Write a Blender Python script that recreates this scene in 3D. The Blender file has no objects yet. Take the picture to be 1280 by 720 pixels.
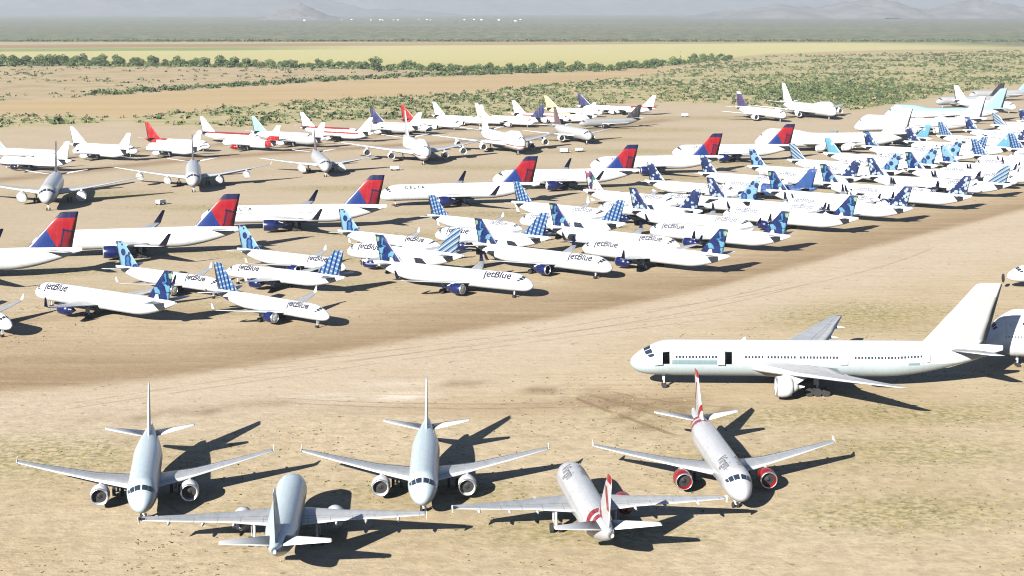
import bpy, bmesh, math, random
import numpy as np
from mathutils import Vector
R = math.radians
random.seed(7); rng = np.random.default_rng(7)
sc = bpy.context.scene
COL = sc.collection

# ------------------------------------------------------------------ camera, sky, sun, exposure
cd = bpy.data.cameras.new('camera'); cam = bpy.data.objects.new('camera', cd); COL.objects.link(cam)
cd.sensor_width = 36.0; cd.lens = 36.0*2050/1280; cd.clip_start = 1.0; cd.clip_end = 90000
cam.location = (0, 0, 64.3); cam.rotation_euler = (math.pi/2-0.1675, 0, 0)
sc.camera = cam
sc.cycles.diffuse_bounces = 0
sc.cycles.filter_width = 1.1
SUN_AZ, SUN_EL = 62.3, 24.2            # direction the shadows run (from +X towards +Y), height of the sun
w = bpy.data.worlds.new('World'); sc.world = w; w.use_nodes = True
nt = w.node_tree; bg = nt.nodes['Background']
sky = nt.nodes.new('ShaderNodeTexSky'); sky.sky_type = 'NISHITA'; sky.sun_disc = False
sky.sun_elevation = R(SUN_EL); sky.sun_rotation = R(270-SUN_AZ); sky.air_density = .45; sky.dust_density = .2
nt.links.new(sky.outputs[0], bg.inputs[0]); bg.inputs[1].default_value = 0.05
sl = bpy.data.lights.new('sun', 'SUN'); sl.energy = 5.0; sl.angle = R(0.5); sl.color = (1.0, 0.955, 0.88)
so = bpy.data.objects.new('sun', sl); COL.objects.link(so); so.location = (-100, -200, 300)
so.rotation_euler = Vector((math.cos(R(SUN_AZ))*math.cos(R(SUN_EL)), math.sin(R(SUN_AZ))*math.cos(R(SUN_EL)), -math.sin(R(SUN_EL)))).to_track_quat('-Z', 'Y').to_euler()
vs = sc.view_settings; vs.view_transform = 'Standard'; vs.look = 'None'; vs.gamma = 1; vs.use_curve_mapping = False
vs.exposure = 1.6

# ------------------------------------------------------------------ node helper
class G:
    def __init__(s, name):
        s.m = bpy.data.materials.new(name); s.m.use_nodes = True
        s.t = s.m.node_tree; s.b = s.t.nodes['Principled BSDF']
    def n(s, ty, **kw):
        x = s.t.nodes.new(ty)
        for k, v in kw.items(): setattr(x, k, v)
        return x
    def put(s, sock, v):
        if isinstance(v, bpy.types.NodeSocket): s.t.links.new(v, sock)
        elif isinstance(v, tuple) and len(v) == 3 and sock.type == 'RGBA': sock.default_value = (*v, 1)
        else: sock.default_value = v
    def math(s, op, a, b=0.0, c=None, clamp=False):
        x = s.n('ShaderNodeMath', operation=op, use_clamp=clamp); s.put(x.inputs[0], a); s.put(x.inputs[1], b)
        if c is not None: s.put(x.inputs[2], c)
        return x.outputs[0]
    def mix(s, f, a, b, blend='MIX'):
        x = s.n('ShaderNodeMix', data_type='RGBA', blend_type=blend); s.put(x.inputs[0], f); s.put(x.inputs[6], a); s.put(x.inputs[7], b)
        return x.outputs[2]
    def obj(s):
        x = s.n('ShaderNodeTexCoord').outputs['Object']; return x
    def xyz(s, v):
        x = s.n('ShaderNodeSeparateXYZ'); s.put(x.inputs[0], v); return x.outputs
    def mapv(s, v, scale=(1, 1, 1), rot=(0, 0, 0), loc=(0, 0, 0)):
        x = s.n('ShaderNodeMapping'); s.put(x.inputs[0], v); x.inputs['Scale'].default_value = scale; x.inputs['Rotation'].default_value = rot; x.inputs['Location'].default_value = loc
        return x.outputs[0]
    def noise(s, v, scale, detail=4, rough=.55, dist=0):
        x = s.n('ShaderNodeTexNoise'); s.put(x.inputs['Vector'], v); x.inputs['Scale'].default_value = scale
        x.inputs['Detail'].default_value = detail; x.inputs['Roughness'].default_value = rough; x.inputs['Distortion'].default_value = dist
        return x.outputs[0]
    def ramp(s, f, stops, mode='LINEAR'):
        x = s.n('ShaderNodeValToRGB'); s.put(x.inputs[0], f); cr = x.color_ramp; cr.interpolation = mode
        while len(cr.elements) < len(stops): cr.elements.new(1)
        for e, (p, c) in zip(cr.elements, stops): e.position = p; e.color = (*c, 1) if len(c) == 3 else c
        return x.outputs[0]
    def sstep(s, v, lo, hi):
        x = s.n('ShaderNodeMapRange', interpolation_type='SMOOTHSTEP'); s.put(x.inputs[0], v)
        x.inputs[1].default_value = lo; x.inputs[2].default_value = hi
        return x.outputs[0]
    def half(s, X, Z, pls):
        m = None
        for a, b, c in pls:
            v = s.math('MULTIPLY_ADD', X, a, s.math('MULTIPLY_ADD', Z, b, c)); v = s.math('GREATER_THAN', v, 0.0)
            m = v if m is None else s.math('MULTIPLY', m, v)
        return m

def plain(name, col, rough=.5, metal=0.0, var=0.0, vs=1.0):
    g = G(name); g.b.inputs['Roughness'].default_value = rough; g.b.inputs['Metallic'].default_value = metal
    if var:
        nz = g.noise(g.obj(), vs, 4)
        g.put(g.b.inputs['Base Color'], g.mix(g.sstep(nz, .3, .7), tuple(c*(1-var) for c in col), tuple(min(1, c*(1+var*.4)) for c in col)))
    else: g.put(g.b.inputs['Base Color'], col)
    return g.m

# ------------------------------------------------------------------ object helpers
def link(o, parent=None):
    COL.objects.link(o)
    if parent: o.parent = parent
    return o
def mkmesh(name, verts, faces, smooth=True):
    me = bpy.data.meshes.new(name); me.from_pydata(verts, [], faces)
    if smooth: me.polygons.foreach_set('use_smooth', [True]*len(me.polygons))
    me.update(); return me
def part(name, me, mat, parent, label=None):
    o = bpy.data.objects.new(name, me)
    if len(me.materials) == 0: me.materials.append(None)
    o.material_slots[0].link = 'OBJECT'; o.material_slots[0].material = mat
    link(o, parent)
    if label: o['label'] = label
    return o
def tag(o, label=None, cat=None, group=None, kind=None):
    if label: o['label'] = label
    if cat: o['category'] = cat
    if group: o['group'] = group
    if kind: o['kind'] = kind
    return o

# ------------------------------------------------------------------ ground
TRACK_DARK = [(-140, 245), (-92, 270), (-62, 283), (-36, 304), (-13, 324), (10, 342), (38, 369), (63, 400), (96, 443), (128, 483), (186, 557), (300, 700)]
TRACK_LIGHT = [(-140, 222), (-80, 235), (-48, 244), (-28, 257), (-11, 272), (9, 291), (25, 316), (49, 338), (80, 369), (105, 394), (146, 434), (260, 560)]
BROWN_UP = [(-140, 300), (-106, 313), (-86, 319), (-63, 315), (-40, 335), (-14, 361), (15, 386), (45, 411), (70, 446), (101, 488), (131, 522), (197, 593), (300, 720)]
APRON = [(-900, 850), (-307, 901), (-262, 927), (-231, 967), (-189, 927), (-151, 914), (-94, 967), (-39, 996), (0, 1035), (42, 1086), (91, 1172), (145, 1152), (190, 1086), (225, 1077), (274, 1152), (356, 1310), (539, 1591), (1200, 2200)]
SCRUB_UP = [(-900, 1100), (-358, 1052), (-292, 1035), (-239, 1004), (-208, 1068), (-173, 1152), (-124, 1215), (-50, 1285), (0, 1392), (58, 1502), (129, 1671), (203, 1909), (369, 2384), (939, 2778), (3000, 3400)]
TAN_UP = [(-900, 1100), (-388, 1142), (-324, 1237), (-258, 1364), (-175, 1502), (-94, 1610), (0, 1692), (103, 1782), (206, 1937), (375, 2427), (959, 2836), (3000, 3450)]
TREES_Y = [(-1400, 2050), (-675, 1994), (-418, 1965), (-222, 1909), (-144, 1870), (0, 1790), (105, 1830), (222, 2087), (382, 2471), (605, 2721), (979, 2897), (3000, 3500)]
def fy(poly, x): return np.interp(x, [p[0] for p in poly], [p[1] for p in poly])

def axis_lines(core0, core1, step, end0, end1, grow=1.22):
    a = list(np.arange(core0, core1+.1, step)); s = step; v = a[-1]
    while v < end1: s *= grow; v += s; a.append(v)
    s = step; v = a[0]; pre = []
    while v > end0: s *= grow; v -= s; pre.append(v)
    return np.array(pre[::-1]+a)
gx = axis_lines(-420, 420, 3.5, -42000, 42000); gy = axis_lines(130, 1300, 5, -2500, 44000, 1.03)
XX, YY = np.meshgrid(gx, gy); nx, ny = len(gx), len(gy)
V = np.stack([XX.ravel(), YY.ravel(), np.zeros(nx*ny)], 1)
idx = np.arange(nx*ny).reshape(ny, nx)
F = np.stack([idx[:-1, :-1].ravel(), idx[:-1, 1:].ravel(), idx[1:, 1:].ravel(), idx[1:, :-1].ravel()], 1)
gme = bpy.data.meshes.new('ground'); gme.vertices.add(len(V)); gme.vertices.foreach_set('co', V.ravel())
gme.loops.add(F.size); gme.loops.foreach_set('vertex_index', F.ravel().astype(np.int32)); gme.polygons.add(len(F))
gme.polygons.foreach_set('loop_start', np.arange(0, F.size, 4, dtype=np.int32)); gme.update(calc_edges=True)
def sig(v): return 1/(1+np.exp(-np.clip(v, -30, 30)))
x, y = V[:, 0], V[:, 1]
TD, TL, BU, AP = (fy(p, x) for p in (TRACK_DARK, TRACK_LIGHT, BROWN_UP, APRON))
near = (y < 760)
width = np.maximum(BU-TD, 4)
m_dark = sig((y-TD)/1.6)*sig((BU+4-y)/6)*near*(.45+.55*np.exp(-np.maximum(y-TD, 0)/(width*.45)))
def band(poly, wd):
    p = np.array(poly, float); dd = np.full_like(x, 1e9)
    for i in range(len(p)-1):
        e = p[i+1]-p[i]; t = np.clip(((x-p[i, 0])*e[0]+(y-p[i, 1])*e[1])/(e@e), 0, 1); dd = np.minimum(dd, np.hypot(x-p[i, 0]-t*e[0], y-p[i, 1]-t*e[1]))
    return np.exp(-(dd/wd)**2)
for pl, wd, st in (([(-260, 560), (-197, 631), (-138, 724), (-32, 814), (25, 867), (90, 980)], 9, .8), ([(-230, 690), (-150, 790), (-60, 870), (20, 930)], 8, .6), ([(-118, 330), (-85, 352), (-60, 350)], 5, .5), ([(-30, 262), (0, 262), (30, 268)], 3.5, .55), ([(-75, 255), (-50, 262), (-34, 272)], 3, .4), ([(95, 420), (115, 455), (160, 500)], 4, .5)):
    m_dark = np.maximum(m_dark, st*band(pl, wd))
m_apron = sig((y-BU-60)/25)*sig((AP-y)/10)
m_light = sig((TD-y)/1.6)*sig((y-TL)/6)*near
def blob(cx, cy, ax, ay, ang=0):
    c, s = math.cos(R(ang)), math.sin(R(ang)); u = (x-cx)*c+(y-cy)*s; v = -(x-cx)*s+(y-cy)*c
    return np.exp(-((u/ax)**2+(v/ay)**2)**1.5)
m_grass = np.zeros_like(x)
for b in [(-125, 450, 14, 20, 0), (-115, 405, 22, 9, 10), (-60, 430, 34, 7, -15), (-96, 440, 20, 6, -15), (-29, 470, 34, 8, -10), (0, 520, 40, 9, -10), (35, 600, 36, 12, -5), (80, 640, 30, 12, 0),
          (62, 258, 42, 7, 4), (110, 262, 40, 9, 0), (75, 345, 24, 16, 30), (100, 330, 20, 12, 20), (-10, 215, 14, 6, 0), (10, 197, 16, 5, 0), (50, 205, 18, 8, 10), (60, 235, 16, 8, 0), (-70, 232, 22, 12, 0), (-30, 203, 10, 6, 0), (30, 232, 8, 5, 0),
          (-100, 540, 30, 10, 0), (-60, 600, 30, 12, 0), (-15, 680, 30, 12, 0), (50, 760, 50, 16, 0), (-150, 580, 30, 14, 0), (40, 830, 50, 14, 0), (110, 700, 40, 14, 0), (170, 780, 40, 16, 0), (60, 900, 60, 20, 0), (120, 1000, 60, 20, 0)]:
    m_grass = np.maximum(m_grass, blob(*b))
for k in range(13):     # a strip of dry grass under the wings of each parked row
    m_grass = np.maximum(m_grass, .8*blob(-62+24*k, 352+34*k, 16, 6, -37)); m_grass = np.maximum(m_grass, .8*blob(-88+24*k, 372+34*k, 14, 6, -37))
m_scuff = np.maximum.reduce([blob(-20, 278, 9, 2.2), blob(-19, 270, 5, 2), blob(-31, 269, 7, 1.5), blob(-14, 283, 6, 1)])
m_rut = np.zeros_like(x)
for b in [(26, 256, 26, .8, -58), (29, 258, 26, .8, -58), (5, 276, 24, .8, -20), (6, 274, 24, .8, -20), (-50, 262, 22, .8, 25), (-48, 260, 22, .8, 25), (20, 262, 15, .9, -52), (13, 265, 12, .7, -60), (22, 270, 14, .6, -40), (17, 257, 22, .9, -62), (31, 262, 12, .6, -25)]: m_rut = np.maximum(m_rut, .8*blob(*b))
m_wild = sig((y-AP)/8)
m_scrub = sig((y-AP)/8)*sig((fy(SCRUB_UP, x)-y)/8)
m_tan = sig((y-fy(SCRUB_UP, x))/8)*sig((fy(TAN_UP, x)-y)/10)
m_brush = sig((y-fy(TAN_UP, x))/10)*sig((fy(TREES_Y, x)-y)/15)
m_far = sig((y-fy(TREES_Y, x))/15)
# fields behind the trees end at the right in scrub
m_field = sig((y-fy(TREES_Y, x))/12)*sig((3500-y)/15)*sig((900-x+(3000-y)*.3)/60)
for nm, a in (('dark', m_dark), ('light', m_light), ('apron', m_apron), ('grass', m_grass), ('scuff', m_scuff), ('rut', m_rut), ('scrub', m_scrub), ('tan', m_tan), ('brush', m_brush), ('field', m_field), ('far', m_far)):
    at = gme.attributes.new(nm, 'FLOAT', 'POINT'); at.data.foreach_set('value', a.astype(np.float32))
g = G('desert_ground'); o = g.obj(); X, Y, Z = g.xyz(o)
def A(n): return g.n('ShaderNodeAttribute', attribute_name=n).outputs['Fac']
streak = g.noise(g.mapv(o, (.02, .16, 1), (0, 0, R(-38))), 1.0, 6, .6, .4)
streak2 = g.noise(g.mapv(o, (.035, .45, 1), (0, 0, R(-12))), 1.0, 5, .62, .3)
patch = g.noise(o, .028, 5, .6); fine = g.noise(o, .9, 6, .7); mid = g.noise(o, .16, 5, .6)
base = g.mix(g.sstep(patch, .3, .7), (.51, .412, .262), (.595, .492, .338))
base = g.mix(g.math('MULTIPLY', g.sstep(streak2, .42, .70), g.math('MULTIPLY_ADD', g.sstep(Y, 235.0, 275.0), .5, .15)), base, (.46, .335, .21))
base = g.mix(g.math('MULTIPLY', A('apron'), .6), base, (.50, .42, .315))
c = g.mix(g.math('MULTIPLY', A('dark'), g.math('MULTIPLY_ADD', g.sstep(streak, .2, .62), .55, .45)), base, (.285, .188, .108))
c = g.mix(g.math('MULTIPLY', A('light'), g.math('MULTIPLY_ADD', g.sstep(streak2, .25, .7), -.35, .95)), c, (.60, .50, .375))
c = g.mix(g.math('MULTIPLY', A('scuff'), g.sstep(streak2, .40, .52)), c, (.78, .70, .58))
c = g.mix(g.math('MULTIPLY', A('rut'), g.sstep(mid, .25, .5)), c, (.26, .18, .105))
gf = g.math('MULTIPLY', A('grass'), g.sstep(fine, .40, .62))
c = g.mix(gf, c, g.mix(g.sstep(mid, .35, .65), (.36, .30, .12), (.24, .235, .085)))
# sparse darker stones and weeds everywhere close by
v1 = g.n('ShaderNodeTexVoronoi'); g.put(v1.inputs['Vector'], o); v1.inputs['Scale'].default_value = .42
def arc3(p, q, r_, wd_, st_):
    """a wheel track along the circle through three points, worn away in places"""
    (x1, y1), (x2, y2), (x3, y3) = p, q, r_
    d_ = 2*(x1*(y2-y3)+x2*(y3-y1)+x3*(y1-y2)); cx = ((x1*x1+y1*y1)*(y2-y3)+(x2*x2+y2*y2)*(y3-y1)+(x3*x3+y3*y3)*(y1-y2))/d_; cy = ((x1*x1+y1*y1)*(x3-x2)+(x2*x2+y2*y2)*(x1-x3)+(x3*x3+y3*y3)*(x2-x1))/d_
    rad = math.hypot(x1-cx, y1-cy); dx = g.math('SUBTRACT', X, cx); dy = g.math('SUBTRACT', Y, cy)
    dd = g.math('ABSOLUTE', g.math('SUBTRACT', g.math('SQRT', g.math('ADD', g.math('MULTIPLY', dx, dx), g.math('MULTIPLY', dy, dy))), rad))
    m = g.math('SUBTRACT', 1.0, g.sstep(dd, wd_*.4, wd_)); ex, ey = x3-x1, y3-y1; l2 = ex*ex+ey*ey
    t_ = g.math('MULTIPLY_ADD', X, ex/l2, g.math('MULTIPLY_ADD', Y, ey/l2, -(x1*ex+y1*ey)/l2))
    m = g.math('MULTIPLY', m, g.math('MULTIPLY', g.sstep(t_, 0.0, .12), g.math('SUBTRACT', 1.0, g.sstep(t_, .88, 1.0))))
    return g.math('MULTIPLY', g.math('MULTIPLY', m, g.sstep(mid, .32, .52)), st_)
for p, q, r_, wd_, st_ in [((9, 272), (17, 258), (26, 243), .8, .8), ((11, 275), (20, 262), (30, 247), .5, .6), ((16, 275), (24, 268), (38, 262), .5, .6), ((12, 271), (22, 264), (30, 254), .45, .5),
        ((-85, 252), (-20, 300), (60, 352), .5, .35), ((-85, 256), (-22, 304), (58, 357), .5, .35), ((-60, 285), (0, 318), (75, 392), .5, .4), ((-60, 289), (-3, 322), (72, 396), .5, .4), ((20, 345), (70, 385), (120, 455), .5, .4),
        ((-45, 268), (0, 262), (40, 270), .5, .5), ((-45, 271), (0, 265), (40, 273), .5, .4)]:
    c = g.mix(arc3(p, q, r_, wd_, st_), c, (.27, .19, .115))
wd = g.math('MULTIPLY', g.math('LESS_THAN', v1.outputs['Distance'], .17), g.sstep(mid, .46, .6))
c = g.mix(g.math('MULTIPLY', wd, .55), c, (.20, .165, .075))
grit = g.noise(o, .42, 6, .75)
gs = g.math('SUBTRACT', 1.0, g.math('MULTIPLY', g.sstep(Y, 240.0, 275.0), .62)); mott = g.math('ADD', 1.0, g.math('MULTIPLY', g.math('MULTIPLY_ADD', g.sstep(grit, .36, .64), .26, -.16), gs))
cc = g.n('ShaderNodeVectorMath', operation='SCALE'); g.put(cc.inputs[0], c); g.put(cc.inputs[3], mott); c = cc.outputs[0]
c = g.mix(g.math('MULTIPLY', g.math('MULTIPLY', g.sstep(fine, .56, .7), .4), gs), c, (.29, .21, .125))
# scrub, brush and plain
sc_c = g.mix(g.sstep(g.noise(o, .05, 5, .7), .42, .58), (.52, .43, .26), (.38, .36, .19))
c = g.mix(A('scrub'), c, sc_c)
tan_c = g.mix(g.sstep(g.noise(g.mapv(o, (.004, .02, 1)), 1, 4), .35, .65), (.49, .365, .205), (.53, .405, .24))
c = g.mix(A('tan'), c, tan_c)
br_c = g.mix(g.sstep(g.noise(o, .03, 6, .7), .4, .66), (.51, .405, .26), (.38, .31, .185))
c = g.mix(A('brush'), c, br_c)
far1 = g.noise(g.mapv(o, (.03, .007, 1)), 1, 8, .8); far2 = g.noise(g.mapv(o, (.0009, .0009, 1)), 1, 4, .6)
fc = g.mix(g.sstep(far1, .4, .62), (.27, .27, .18), (.085, .11, .065))
fc = g.mix(g.math('MULTIPLY', g.sstep(far2, .48, .75), .6), fc, (.31, .29, .21))
c = g.mix(A('far'), c, fc)
yf = g.math('ADD', Y, g.math('MULTIPLY_ADD', g.noise(g.mapv(o, (.0015, .0015, 1)), 1, 3), 160, -80))
yf = g.math('MULTIPLY_ADD', X, -.28, yf)
fld = g.ramp(g.math('MULTIPLY_ADD', yf, 1/1800, -1800/1800), [(0, (0.440, 0.369, 0.228)), (.26, (0.480, 0.443, 0.275)), (.58, (0.512, 0.476, 0.314)), (.60, (0.240, 0.295, 0.162)), (.70, (0.272, 0.312, 0.180)), (.72, (0.448, 0.369, 0.275)), (.75, (0.320, 0.238, 0.180)), (.90, (0.336, 0.254, 0.199)), (.93, (0.496, 0.410, 0.342)), (1, (0.400, 0.344, 0.285))])
fld2 = g.ramp(g.math('MULTIPLY_ADD', yf, 1/1800, -1800/1800), [(0, (0.464, 0.410, 0.247)), (.3, (0.496, 0.467, 0.294)), (.74, (0.528, 0.492, 0.342)), (.78, (0.368, 0.295, 0.228)), (.90, (0.400, 0.312, 0.247)), (1, (0.496, 0.410, 0.342))])
fld = g.mix(g.sstep(X, -520.0, -180.0), fld, fld2)
fs_ = g.n('ShaderNodeVectorMath', operation='MULTIPLY'); g.put(fs_.inputs[0], fld); fs_.inputs[1].default_value = (1.12, 1.10, .86)
c = g.mix(A('field'), c, fs_.outputs[0])
cs = g.n('ShaderNodeVectorMath', operation='SCALE'); g.put(cs.inputs[0], c); cs.inputs[3].default_value = .88; c = cs.outputs[0]
g.put(g.b.inputs['Base Color'], c); g.b.inputs['Roughness'].default_value = .95
g.b.inputs['Specular IOR Level'].default_value = .1
bp = g.n('ShaderNodeBump'); bp.inputs['Strength'].default_value = .5; bp.inputs['Distance'].default_value = .25; g.put(bp.inputs['Height'], g.math('ADD', fine, mid)); g.put(g.b.inputs['Normal'], bp.outputs[0])
gme.materials.append(g.m)
ground = link(bpy.data.objects.new('ground', gme)); tag(ground, kind='structure')

# ------------------------------------------------------------------ hills
hm = G('hill_rock'); ho = hm.obj()
hm.put(hm.b.inputs['Base Color'], hm.mix(hm.sstep(hm.noise(ho, .004, 8, .65), .4, .6), (.13, .13, .13), (.18, .175, .17))); hm.b.inputs['Roughness'].default_value = 1
def hills(name, x0, x1, nxx, y0, y1, nyy, hf):
    xs = np.linspace(x0, x1, nxx); ys = np.linspace(y0, y1, nyy); vv = []; ff = []
    for j, yy in enumerate(ys):
        for i, xx in enumerate(xs): vv.append((xx, yy, hf(xx, yy)))
    for j in range(nyy-1):
        for i in range(nxx-1): a = j*nxx+i; ff.append((a, a+1, a+nxx+1, a+nxx))
    me = mkmesh(name, vv, ff, True); me.materials.append(hm.m); oo = link(bpy.data.objects.new(name, me)); tag(oo, kind='structure'); return oo
from mathutils import noise as mn
def fr(xx, yy, s, seed=0): return mn.fractal(Vector((xx*s, yy*s, seed)), .9, 2.1, 7)
def peak(cx, cy, h, r):
    def f(xx, yy):
        d = math.hypot(xx-cx, (yy-cy)*.8)*(1+.25*fr(xx, yy, 1/(r*.7), cx))
        return -2+max(0, h*(1-d/r))**1.0 * (1+.15*fr(xx, yy, 6/r, 3))
    return f
def multi(*ps):
    fs = [peak(*p) for p in ps]
    return lambda a, b: max(f(a, b) for f in fs)
hills('hill', -1950, -1150, 60, 11600, 12400, 30, multi((-1530, 12000, 125, 260), (-1620, 12050, 60, 260), (-1450, 12020, 62, 260)))
hills('hill', 1300, 5200, 180, 13200, 15200, 60, multi((2250, 14000, 120, 620), (2480, 14200, 110, 560), (3020, 14000, 190, 620), (2800, 14100, 140, 520), (3300, 14200, 120, 520), (3950, 14200, 175, 560), (3700, 14000, 120, 480), (4250, 14300, 120, 600), (1900, 14300, 70, 520)))
hills('mountains', -14000, 14000, 280, 25000, 31000, 46, lambda a, b: -2+max(0, 1-abs((b-28000)/3000))**.8*(620+420*fr(a, b, 1/5200, 1)+150*fr(a, b, 1/900, 5)))
hills('mountains', -9000, -400, 160, 19000, 22500, 40, lambda a, b: -2+max(0, 1-abs((b-20800)/1700))*max(0, 1-abs((a+5000)/4400))**.5*(330+260*fr(a, b, 1/2600, 11)+80*fr(a, b, 1/500, 15)))

# ------------------------------------------------------------------ aircraft paint
LIV = {}
def paint(key, base=(.82, .83, .84), regions=(), win=None, rough=.32, var=.06, pattern=None, doors=(), grime=1.0):
    """regions: (colour, half planes on x,z) in the aircraft's own metres; win=(z, from, to, strength) cabin window row"""
    if key in LIV: return LIV[key]
    g = G(key); o = g.obj(); X, Y, Z = g.xyz(o)
    nz = g.noise(g.mapv(o, (.5, 1, 1)), .9, 5, .6)
    c = g.mix(g.sstep(nz, .35, .75), tuple(base), tuple(b*(1-var) for b in base))
    if pattern:
        c = pattern(g, o, X, Z, c)
    for col, pls in regions: c = g.mix(g.half(X, Z, pls), c, tuple(col))
    if win:
        z0, xa, xb, st = win
        fr_ = g.math('FRACT', g.math('MULTIPLY', X, 1/.533)); a = g.math('LESS_THAN', fr_, .5)
        b = g.math('LESS_THAN', g.math('ABSOLUTE', g.math('SUBTRACT', Z, z0)), .17)
        d = g.math('MULTIPLY', g.math('LESS_THAN', X, -xa), g.math('GREATER_THAN', X, -xb))
        c = g.mix(g.math('MULTIPLY', g.math('MULTIPLY', a, b), g.math('MULTIPLY', d, st)), c, (.03, .035, .05))
    for (da, db, za, zb_) in doors:      # outlines of the cabin and cargo doors
        def bx(e): return g.half(X, Z, [(-1, 0, -da+e), (1, 0, db+e), (0, 1, -za+e), (0, -1, zb_+e)])
        c = g.mix(g.math('MULTIPLY', g.math('SUBTRACT', bx(.05), bx(-.03)), .55), c, (.16, .17, .19))
    st = g.noise(g.mapv(o, (1.6, 1.6, .22)), 1.0, 5, .7)
    c = g.mix(g.math('MULTIPLY', g.sstep(st, .47, .75), .42*grime), c, (.33, .29, .23))
    hl = g.math('LESS_THAN', g.math('ABSOLUTE', g.math('SUBTRACT', g.math('FRACT', g.math('MULTIPLY', Z, .8)), .5)), .014); c = g.mix(g.math('MULTIPLY', hl, .22*grime), c, (.3, .3, .3))
    pl = g.math('LESS_THAN', g.math('FRACT', g.math('MULTIPLY', X, .21)), .018); c = g.mix(g.math('MULTIPLY', pl, .3*grime), c, (.3, .3, .3))
    g.put(g.b.inputs['Base Color'], c); g.b.inputs['Roughness'].default_value = rough
    g.b.inputs['Coat Weight'].default_value = .15
    LIV[key] = g.m; return g.m
NAVY = (.012, .03, .16)
def hx(r, gg, b):
    """paint albedo from a sampled colour of a sunlit surface"""
    return tuple((v/255)**2.2*.38 for v in (r, gg, b))
def vor(g, o, scale, rot=0, metric='EUCLIDEAN', rand=1.0, asp=(1, 1, 1)):
    v = g.n('ShaderNodeTexVoronoi', distance=metric)
    xz = g.n('ShaderNodeCombineXYZ'); X, Y, Z = g.xyz(o); g.put(xz.inputs[0], X); g.put(xz.inputs[1], Z)
    g.put(v.inputs['Vector'], g.mapv(xz.outputs[0], asp, (0, 0, R(rot)))); v.inputs['Scale'].default_value = scale; v.inputs['Randomness'].default_value = rand
    return v
def pat_mosaic(g, o, X, Z, c):
    v = vor(g, o, .62, 12, 'CHEBYCHEV', .8); col = g.n('ShaderNodeSeparateColor'); g.put(col.inputs[0], v.outputs['Color'])
    c1 = g.ramp(col.outputs[1], [(0, hx(20, 50, 120)), (.2, hx(35, 120, 195)), (.4, hx(120, 190, 228)), (.56, hx(235, 245, 248)), (.7, hx(22, 60, 135)), (.84, hx(60, 150, 205)), (.95, hx(150, 205, 150))], 'CONSTANT')
    e = g.n('ShaderNodeTexVoronoi', distance='CHEBYCHEV', feature='F2'); xz = g.n('ShaderNodeCombineXYZ'); g.put(xz.inputs[0], X); g.put(xz.inputs[1], Z); g.put(e.inputs['Vector'], g.mapv(xz.outputs[0], (1, 1, 1), (0, 0, R(12)))); e.inputs['Scale'].default_value = .62; e.inputs['Randomness'].default_value = .8
    return g.mix(g.math('LESS_THAN', g.math('SUBTRACT', e.outputs['Distance'], v.outputs['Distance']), .10), c1, hx(18, 40, 100))
def pat_plaid(g, o, X, Z, c):
    a = g.math('LESS_THAN', g.math('FRACT', g.math('MULTIPLY_ADD', X, .8, g.math('MULTIPLY', Z, .28))), .42); b = g.math('LESS_THAN', g.math('FRACT', g.math('MULTIPLY_ADD', Z, .9, g.math('MULTIPLY', X, -.25))), .35)
    c1 = g.mix(a, hx(90, 150, 210), hx(26, 56, 125)); return g.mix(g.math('MULTIPLY', g.math('MULTIPLY', b, g.math('SUBTRACT', 1.0, a)), .9), c1, hx(205, 225, 242))
def pat_rings(g, o, X, Z, c):
    v = vor(g, o, .46, 0, 'EUCLIDEAN', .8); d = v.outputs['Distance']
    r1 = g.math('MULTIPLY', g.math('GREATER_THAN', d, .28), g.math('LESS_THAN', d, .5))
    c1 = g.mix(g.math('LESS_THAN', d, .28), hx(150, 205, 238), hx(60, 130, 200)); return g.mix(r1, c1, hx(22, 52, 120))
def pat_dots(g, o, X, Z, c):
    v = vor(g, o, .8, 20, 'EUCLIDEAN', .9); return g.mix(g.math('LESS_THAN', v.outputs['Distance'], .46), hx(24, 50, 112), hx(205, 225, 240))
def pat_stripes(g, o, X, Z, c):
    f = g.math('FRACT', g.math('MULTIPLY_ADD', Z, .75, g.math('MULTIPLY', X, .5)))
    return g.ramp(f, [(0, hx(22, 60, 130)), (.3, hx(120, 190, 225)), (.5, hx(235, 240, 242)), (.7, hx(40, 130, 195)), (.86, hx(200, 205, 205))], 'CONSTANT')
def pat_sky(g, o, X, Z, c):
    v = vor(g, o, .42, 35, 'MANHATTAN', .8); return g.mix(g.math('LESS_THAN', v.outputs['Distance'], .42), hx(120, 195, 228), hx(225, 240, 246))
def pat_pinkish(g, o, X, Z, c):
    v = vor(g, o, .8, 5, 'CHEBYCHEV', 1.0); col = g.n('ShaderNodeSeparateColor'); g.put(col.inputs[0], v.outputs['Color'])
    return g.ramp(col.outputs[0], [(0, hx(235, 235, 235)), (.5, hx(175, 90, 120)), (.66, hx(70, 130, 120)), (.8, hx(60, 60, 110))], 'CONSTANT')
def pat_blueprint(g, o, X, Z, c):
    v = vor(g, o, .6, 0, 'MANHATTAN', .6); return g.mix(g.math('LESS_THAN', v.outputs['Distance'], .2), hx(55, 100, 175), hx(150, 185, 225))
PATS = dict(mosaic=pat_mosaic, plaid=pat_plaid, rings=pat_rings, dots=pat_dots, stripes=pat_stripes, sky=pat_sky, pinkish=pat_pinkish, blueprint=pat_blueprint)

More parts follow.
